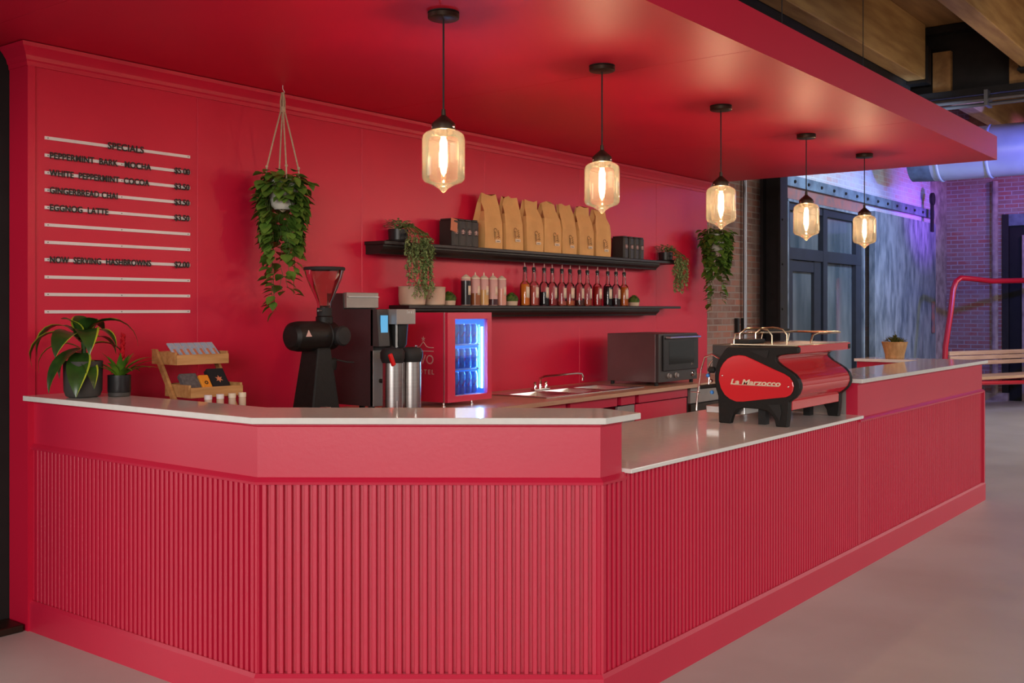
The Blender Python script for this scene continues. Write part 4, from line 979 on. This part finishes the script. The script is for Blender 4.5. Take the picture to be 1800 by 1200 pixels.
# ================================================================ SINK + FAUCET
r = root('triple_sink', 'long stainless steel sink with three bowls set in the back worktop', 'sink', (3.22, -.66, CZ + .0005))
m = MB(); Ls, Ds = 1.28, .50; bw_ = .34
xs = [.06, .06 + bw_, .06 + bw_ + .06, .06 + 2 * bw_ + .06, .06 + 2 * bw_ + .12, .06 + 3 * bw_ + .12]
def rim(a, b_): m.box(a + (0,), b_ + (.006,))
rim((0, 0), (Ls, .06)); rim((0, .38), (Ls, Ds))
for a, b_ in ((0, xs[0]), (xs[1], xs[2]), (xs[3], xs[4]), (xs[5], Ls)): m.box((a, .06, 0), (b_, .38, .006))
m.obj('rim', 'steel', r, bevel=.002)
for k in range(3):
    m = MB(); a, b_ = xs[2 * k], xs[2 * k + 1]
    q_ = [(a, .06), (b_, .06), (b_, .38), (a, .38)]; ii = [(a + .02, .08), (b_ - .02, .08), (b_ - .02, .36), (a + .02, .36)]
    m.add([(x, y, .004) for x, y in q_] + [(x, y, -.085) for x, y in ii], [(0, 1, 5, 4), (1, 2, 6, 5), (2, 3, 7, 6), (3, 0, 4, 7), (4, 5, 6, 7)])
    bo = m.obj('bowl', 'steel', r, smooth=False)
    MB().lathe([(.03, -.0848), (.03, -.083), (.02, -.0835)], ((a + b_) / 2, .22, 0), 16).obj('drain', 'chrome', bo)
r = root('sink_faucet', 'chrome swivel faucet with two handles behind the sink', 'faucet', (3.74, -.225, CZ + .0066))
MB().box((-.09, -.022, 0), (.10, .022, .014)).obj('base_plate', 'chrome', r, bevel=.006)
MB().tube([(.0, 0, .01), (.0, 0, .085), (.03, -.02, .10), (.30, -.12, .112), (.345, -.135, .108), (.355, -.14, .085), (.355, -.14, .055)], .009, 10, [.014, .012, .009, .009, .009, .009, .010]).obj('spout', 'chrome', r)
for s in (-.065, .07):
    h = MB().lathe([(.014, .012), (.013, .035), (.009, .045), (.012, .055), (.006, .062)], (s, 0, 0), 14).obj('valve', 'chrome', r)
    MB().tube([(s, 0, .052), (s - .03, -.03, .060)], .005, 8).obj('handle', 'chrome', h)

# ================================================================ OVEN
r = root('countertop_oven', 'dark steel countertop oven with a black glass door', 'oven', (4.65, -.70, CZ))
ow, od = .63, .47; oz0, oz1 = .028, .406
MB().box((0, .03, oz0), (ow, od, oz1)).obj('body', 'ovenside', r, smooth=False, bevel=.003)
MB().box((0, 0, oz0), (ow, .03, oz1)).obj('front_frame', 'darkgrey', r, smooth=False, bevel=.003)
dr = MB().box((.05, -.018, .115), (ow - .012, 0, oz1 - .012)).obj('door', 'black', r, smooth=False, bevel=.004)
MB().box((.13, -.020, .165), (ow - .09, -.018, oz1 - .06)).obj('door_glass', 'ovenglass', dr, smooth=False)
MB().tube([(.09, -.018, oz1 - .03), (.09, -.045, oz1 - .03), (ow - .03, -.045, oz1 - .03), (ow - .03, -.018, oz1 - .03)], .009, 8).obj('door_handle', 'steel', dr)
for x in (.15, .27, .55):
    k = MB().lathe([(.022, 0), (.022, -.006), (.016, -.010), (.015, -.022)], (x, 0, .075), 18, 'y').obj('knob', 'greymetal' if x < .5 else 'chrome', r)
MB().tube([(.49, -.0195, .146), (.500, -.0195, .166), (.506, -.0195, .150), (.516, -.0195, .158), (.530, -.0195, .147)], .0022, 5).obj('maker_mark', 'greymetal', r)
for x in (.03, ow - .03):
    for y in (.04, od - .03): MB().cyl((x, y, 0), .016, oz0 + .002, 10).obj('foot', 'rubber', r)

# ================================================================ ESPRESSO MACHINE
X0, X1 = 2.665, 3.425
r = root('espresso_machine', 'bright red espresso machine with black side frames on the low bar top', 'espresso machine', (X0, 0, .888))
def yz(cx, cy, x=X0):
    px, py = 1220 + cx / 5, 540 + cy / 5; y, t = atX(px, x); return (y, Z(py, t) - .888)
outer = [(300, 345), (600, 345), (890, 345), (912, 352), (915, 372), (913, 398), (900, 407), (820, 412), (745, 424), (722, 436), (716, 455), (728, 478), (770, 515), (830, 552), (880, 588), (915, 630), (932, 675), (933, 715), (915, 762), (885, 798), (850, 822), (836, 834),
         (834, 900), (828, 980), (818, 1040), (800, 1050), (745, 1050), (718, 1035), (706, 990), (680, 945), (640, 912), (560, 893), (430, 885), (375, 900), (345, 935), (330, 975), (318, 1008), (300, 1013), (232, 1010), (216, 995), (214, 900), (210, 780), (192, 720), (182, 660), (181, 590), (190, 525), (210, 470), (240, 420), (270, 375)]
inner = [(222, 640), (224, 590), (236, 535), (262, 488), (300, 448), (345, 426), (400, 419), (455, 426), (520, 455), (620, 503), (720, 550), (800, 585), (845, 615), (873, 655), (881, 695), (872, 740), (850, 772), (812, 790), (700, 800), (560, 815), (430, 829), (375, 828), (320, 805), (275, 768), (240, 710)]
OUT = [yz(*p) for p in outer]; INN = [yz(*p) for p in inner]
zmin = min(z for _, z in OUT); OUT = [(y, max(z, 0) if z < .012 else z) for y, z in OUT]
OUT = [(y, 0.0 if z < .02 else z) for y, z in OUT]
L = X1 - X0
def frame_side(xa, xb): return MB().prismx(OUT, xa, xb).obj('side_frame', 'blackcast', r, smooth=False, bevel=.005)
frame_side(0, .038); frame_side(L - .038, L)
sp_ = MB().prismx(INN, -.009, 0).obj('side_panel', 'machred', r, smooth=False, bevel=.004)
MB().prismx(INN, L, L + .009).obj('side_panel', 'machred', r, smooth=False, bevel=.004)
for cx, cy in ((255, 598), (835, 697)):
    y, z = yz(cx, cy); MB().sphere((-.009, y, z), .006, 10).obj('panel_screw', 'chrome', sp_)
# raised rib pocket on the black frame
rb = [yz(*p) for p in ((490, 380), (660, 378), (645, 440), (630, 445))]
MB().prismx(rb, -.004, 0).obj('frame_rib', 'rubber', r, smooth=False)
rb = [yz(*p) for p in ((655, 855), (760, 855), (770, 930), (755, 1000), (730, 960))]
MB().prismx(rb, -.004, 0).obj('frame_rib', 'rubber', r, smooth=False)
# maker name
y0_, z0_ = yz(325, 640); y1_, z1_ = yz(765, 668)
t = text('La Marzocco', 'maker_name', .040, 'cream', r, (-.0105, y0_, z0_ - .008), (PI / 2, 0, -PI / 2), 'LEFT', .001, .25, 1.0, .0012)
wd = max(v.co.x for v in t.data.vertices) - min(v.co.x for v in t.data.vertices); t.scale = (abs(y1_ - y0_) / wd, 1, 1)
m = MB(); m.box((-.0115, y1_ + .008, z0_ - .0225), (-.0095, y0_ - .020, z0_ - .0198)); m.obj('name_underline', 'cream', r, smooth=False)
# body between the frames: same profile without legs, slightly inset
body = [p for p, q in zip(OUT, outer) if not (q[1] > 836)]
cyy = sum(p[0] for p in body) / len(body); czz = sum(p[1] for p in body) / len(body)
body = [(cyy + (y - cyy) * .975, czz + (z - czz) * .975) for y, z in body]
MB().prismx(body, .038, L - .038).obj('body', 'machred', r, ang=40)
ap = [yz(*p) for p in ((790, 800), (838, 832), (836, 910), (800, 912))]
MB().prismx([(ap[0][0], ap[0][1]), (ap[1][0] , ap[1][1]), (ap[2][0], ap[2][1]), (ap[2][0] + .09, ap[2][1]), (ap[0][0] + .09, ap[0][1])], .038, L - .06).obj('apron', 'machred', r, smooth=False, bevel=.003)
yf, zt_ = yz(912, 345); yb, _ = yz(300, 345)
yl, zl = yz(912, 405)
MB().box((.038, yf + .002, zl), (L - .0, yf + .03, zt_ + .004)).obj('lid_front', 'machred', r, smooth=False, bevel=.003)
tr = MB().box((.03, yf + .012, zt_ + .001), (L - .005, yb, zt_ + .007)).obj('cup_tray', 'brass', r, smooth=False)
# drip tray, group heads and portafilters at the barista side
yr = yz(214, 900)[0]
MB().box((.05, yr - .01 - .12, .045), (L - .05, yr + .10, .085)).obj('drip_tray', 'steel', r, smooth=False, bevel=.004)
for x in (.05, L - .10): MB().box((x, yf + .20, .0), (x + .05, yf + .24, .09)).obj('tray_support', 'rubber', r, smooth=False)
for k, x in enumerate((.20, .42, .60)):
    g = MB().lathe([(.035, .20), (.035, .27), (.03, .29)], (x, yb + .13, 0), 18).obj('group_head', 'chrome', r)
    MB().lathe([(.033, .165), (.036, .175), (.036, .20)], (x, yb + .13, 0), 18).obj('portafilter', 'chrome', g)
    MB().tube([(x, yb + .16, .185), (x, yb + .27, .17)], .012, 8).obj('portafilter_handle', 'rubber', g)
MB().box((.05, yb - .03, .27), (L - .05, yb + .12, zt_)).obj('upper_housing', 'darkgrey', r, smooth=False, bevel=.006)
# steam wand near side with valve lever
yq = yb + .08
MB().tube([(.03, yq - .02, .34), (.03, yq + .03, .365), (.03, yq + .075, .35), (.03, yq + .095, .29), (.03, yq + .12, .12), (.03, yq + .125, .055)], .0055, 8).obj('steam_wand', 'chrome', r)
MB().tube([(.06, yq - .01, .32), (.06, yq + .035, .34), (.06, yq + .06, .31), (.06, yq + .065, .20)], .0055, 8).obj('water_spout', 'chrome', r)
MB().lathe([(.012, 0), (.018, .008), (.018, .03), (.010, .04)], (.045, yq + .02, .28), 14, 'y').obj('steam_knob', 'rubber', r)
for k, (dx, dz, c_) in enumerate(((.02, .25, 'can'), (.03, .22, 'chrome'), (.02, .16, 'can'), (.05, .27, 'chrome'))):
    MB().sphere((dx, yq + .05 - k * .012, dz), .012, 10).obj('valve_nut', c_, r)
MB().tube([(.02, yq + .10, .155), (.02, yq + .155, .155)], .003, 6).obj('wand_grip', 'chrome', r)
MB().tube([(.03, yr + .005, .0), (.03, yr + .005, .15)], .007, 8).obj('waste_pipe', 'chrome', r)
# cup rail of bent steel tube
def rail(px0, py0, px1, py1): pass
zr = zt_ + .012
m = MB(); zz = zt_ + .060
m.tube([(.06, yb - .01, zz - .005), (.12, yb - .012, zz), (L + .02, yb - .012, zz)], .006, 8)
m.tube([(.06, yb - .01, zz - .005), (.05, yb - .01, zt_ + .03), (.05, yb - .01, zt_)], .005, 8)
ye = yf + .07
m.tube([(L + .02, yb - .012, zz), (L + .04, yb - .03, zz), (L + .04, ye + .02, zz), (L + .02, ye, zz), (.45, ye, zz), (.43, ye + .02, zz - .01), (.42, ye + .03, zt_ + .006)], .006, 8)
m.obj('cup_rail', 'brass', r)
for x in (.10, .30):
    m = MB(); pts = [(x, yb - .02, zt_ + .005), (x, yb - .02, zt_ + .06), (x + .015, yb - .05, zt_ + .085), (x + .05, yb - .10, zt_ + .09), (x + .09, yb - .14, zt_ + .08), (x + .10, yb - .16, zt_ + .05), (x + .10, yb - .16, zt_ + .005)]
    m.tube(pts, .005, 8); m.obj('cup_rail_hoop', 'brass', r)
m = MB(); m.box((.32, yb - .06, zt_ + .060), (L + .03, yb + .02, zt_ + .066)); m.obj('cup_shelf', 'brass', r, smooth=False)
MB().box((.34, yb - .05, zt_ + .066), (L - .06, yb + .0, zt_ + .078)).obj('cup_mat', 'rubber', r, smooth=False)
for x in (.36, L - .02): MB().tube([(x, yb - .02, zt_ + .005), (x + .03, yb - .02, zt_ + .06)], .004, 6).obj('shelf_post', 'brass', r)
MB().box((.05, yb - .10, zt_ + .008), (.25, yb - .0, zt_ + .03)).obj('service_tray', 'rubber', r, smooth=False, bevel=.006)

# ================================================================ POT ON THE FAR END
r = root('basket_planter', 'flared woven basket pot with an olive succulent on the far bar end', 'potted plant', (6.17, -2.02, 1.098))
MB().lathe([(.070, 0), (.074, .004), (.076, .022), (.074, .026), (.100, .128), (.103, .130), (.100, .136), (.092, .136), (.085, .11)], n=36).obj('basket', 'basket', r)
m = MB(); random.seed(9)
for i in range(260):
    a = rnd(0, 2 * PI); q = rnd(0, .085); z = .125 + rnd(0, .05) * (1 - q / .1) + .008
    d = Vector((math.cos(a) * .8, math.sin(a) * .8, rnd(.2, 1.2)))
    leaf(m, (q * math.cos(a), q * math.sin(a), z), d, (0, 0, 1), rnd(.018, .032), .012, .3, .1, 0, 2)
m.tube([(.0, 0, .12), (.01, .0, .22)], .002, 5); m.tube([(.03, 0, .12), (.05, .0, .19)], .002, 5)
m.obj('succulent', 'leafo', r, ang=60)
MB().cyl((0, 0, .115), .088, .006, 18).obj('soil', 'soil', r)

# ================================================================ PENDANT LAMPS
def pendant():
    r = root('pendant_lamp', '', 'pendant lamp', (0, 0, WT), 0, 'amber glass pendants over the bar')
    MB().lathe([(.062, -.004), (.066, -.008), (.066, -.026), (.060, -.030), (.010, -.031)], n=36).obj('ceiling_rose', 'bronze', r)
    MB().lathe([(.066, -.0005), (.066, -.004)], n=36).obj('rose_gasket', 'rubber', r)
    MB().tube([(0, 0, -.03), (0, 0, -.425)], .0038, 8).obj('cord', 'rubber', r)
    cp = MB().lathe([(.008, -.405), (.010, -.43), (.030, -.448), (.046, -.462), (.050, -.470), (.050, -.492), (.044, -.494), (.044, -.475)], n=32).obj('cap', 'bronze', r)
    for k in range(3):
        a = k * 2 * PI / 3 + .6; MB().sphere((.051 * math.cos(a), .051 * math.sin(a), -.482), .005, 8).obj('cap_screw', 'chrome', cp)
    MB().lathe([(.043, -.478), (.046, -.490), (.074, -.502), (.086, -.514), (.090, -.530), (.090, -.688), (.087, -.700), (.078, -.710), (.045, -.722), (.022, -.736), (.010, -.748), (.001, -.754)], n=44, closed=False).obj('glass_shade', 'amber', r)
    MB().lathe([(.016, -.478), (.016, -.52)], n=16).obj('socket', 'bronze', r)
    bl = MB().lathe([(.010, -.52), (.017, -.54), (.018, -.64), (.012, -.672), (.001, -.684)], n=20, closed=False).obj('bulb', 'clear', r)
    m = MB()
    for k in range(5):
        a = k * 2 * PI / 5; c_, s_ = .009 * math.cos(a), .009 * math.sin(a); c2, s2 = .009 * math.cos(a + .63), .009 * math.sin(a + .63)
        m.tube([(c_, s_, -.535), (c2, s2, -.59), (c_, s_, -.648)], .0028, 6)
    m.obj('filament', 'filament', bl)
    return r
PX = [.80, 2.02, 3.355, 4.69, 5.885]
plabs = ['largest and nearest amber pendant lamp, left of the paper bags', 'second amber pendant lamp, hanging over the rightmost paper bags', 'middle amber pendant lamp, in front of the far hanging plant', 'fourth amber pendant lamp, in front of the glass door', 'farthest amber pendant lamp, in front of the metal sliding door']
p0 = pendant()
for i, x in enumerate(PX):
    o = p0 if i == 0 else dup(p0, (x, -1.872, WT))
    o.location = (x, -1.872, WT); o['label'] = plabs[i]
    for dz in (-.550, -.590, -.630):
        l = bpy.data.lights.new('pendant_bulb_light', 'POINT'); l.energy = 11.0; l.color = (1, .84, .68); l.shadow_soft_size = .009
        lo = bpy.data.objects.new('pendant_bulb_light', l); COL.objects.link(lo); lo.location = (x, -1.872, WT + dz)

# ================================================================ GARDEN BENCH WITH RED TUBE FRAME
bx, by = 13.35, -.75; ang_ = math.atan2(-.352, .935)
r = root('tube_frame_bench', 'timber slatted bench in a tall red tube frame by the far brick wall', 'bench', (bx, by, 0), ang_)
Lb = 2.3
def arch(y): 
    return [(-.10, y, .03), (-.10, y, .60), (-.08, y, .95), (.04, y, 1.45), (.10, y, 1.78), (.16, y, 1.90), (.27, y, 1.955), (.6, y, 1.945), (1.0, y, 1.92), (2.0, y, 1.945), (2.78, y, 1.955), (2.95, y, 1.90), (3.04, y, 1.78), (3.08, y, 1.45), (3.20, y, .95), (3.22, y, .60), (3.22, y, .03)]
MB().tube(arch(.30), .040, 12).obj('frame_arch', 'tubered', r)
m = MB(); m.tube([(-.10, -.25, .04), (-.10, .30, .04)], .03, 8); m.tube([(3.22, -.25, .04), (3.22, .30, .04)], .03, 8); m.tube([(-.10, -.2, .46), (-.10, .30, .46)], .03, 8); m.tube([(3.22, -.2, .46), (3.22, .30, .46)], .03, 8)
m.tube([(-.10, -.2, .46), (1.5, -.2, .42), (3.22, -.2, .46)], .030, 8); m.tube([(-.1, .28, .46), (3.22, .28, .46)], .025, 8)
m.obj('seat_frame', 'tubered', r)
for k, z in enumerate((.68, .755, .825)):
    MB().box((-.06, .22 + k * .012, z), (3.18, .255 + k * .012, z + .062)).obj('back_slat', 'bench', r, smooth=False, bevel=.006)
for k in range(4):
    MB().box((-.06, -.22 + k * .11, .50), (3.18, -.13 + k * .11, .545)).obj('seat_slat', 'bench', r, smooth=False, bevel=.006)
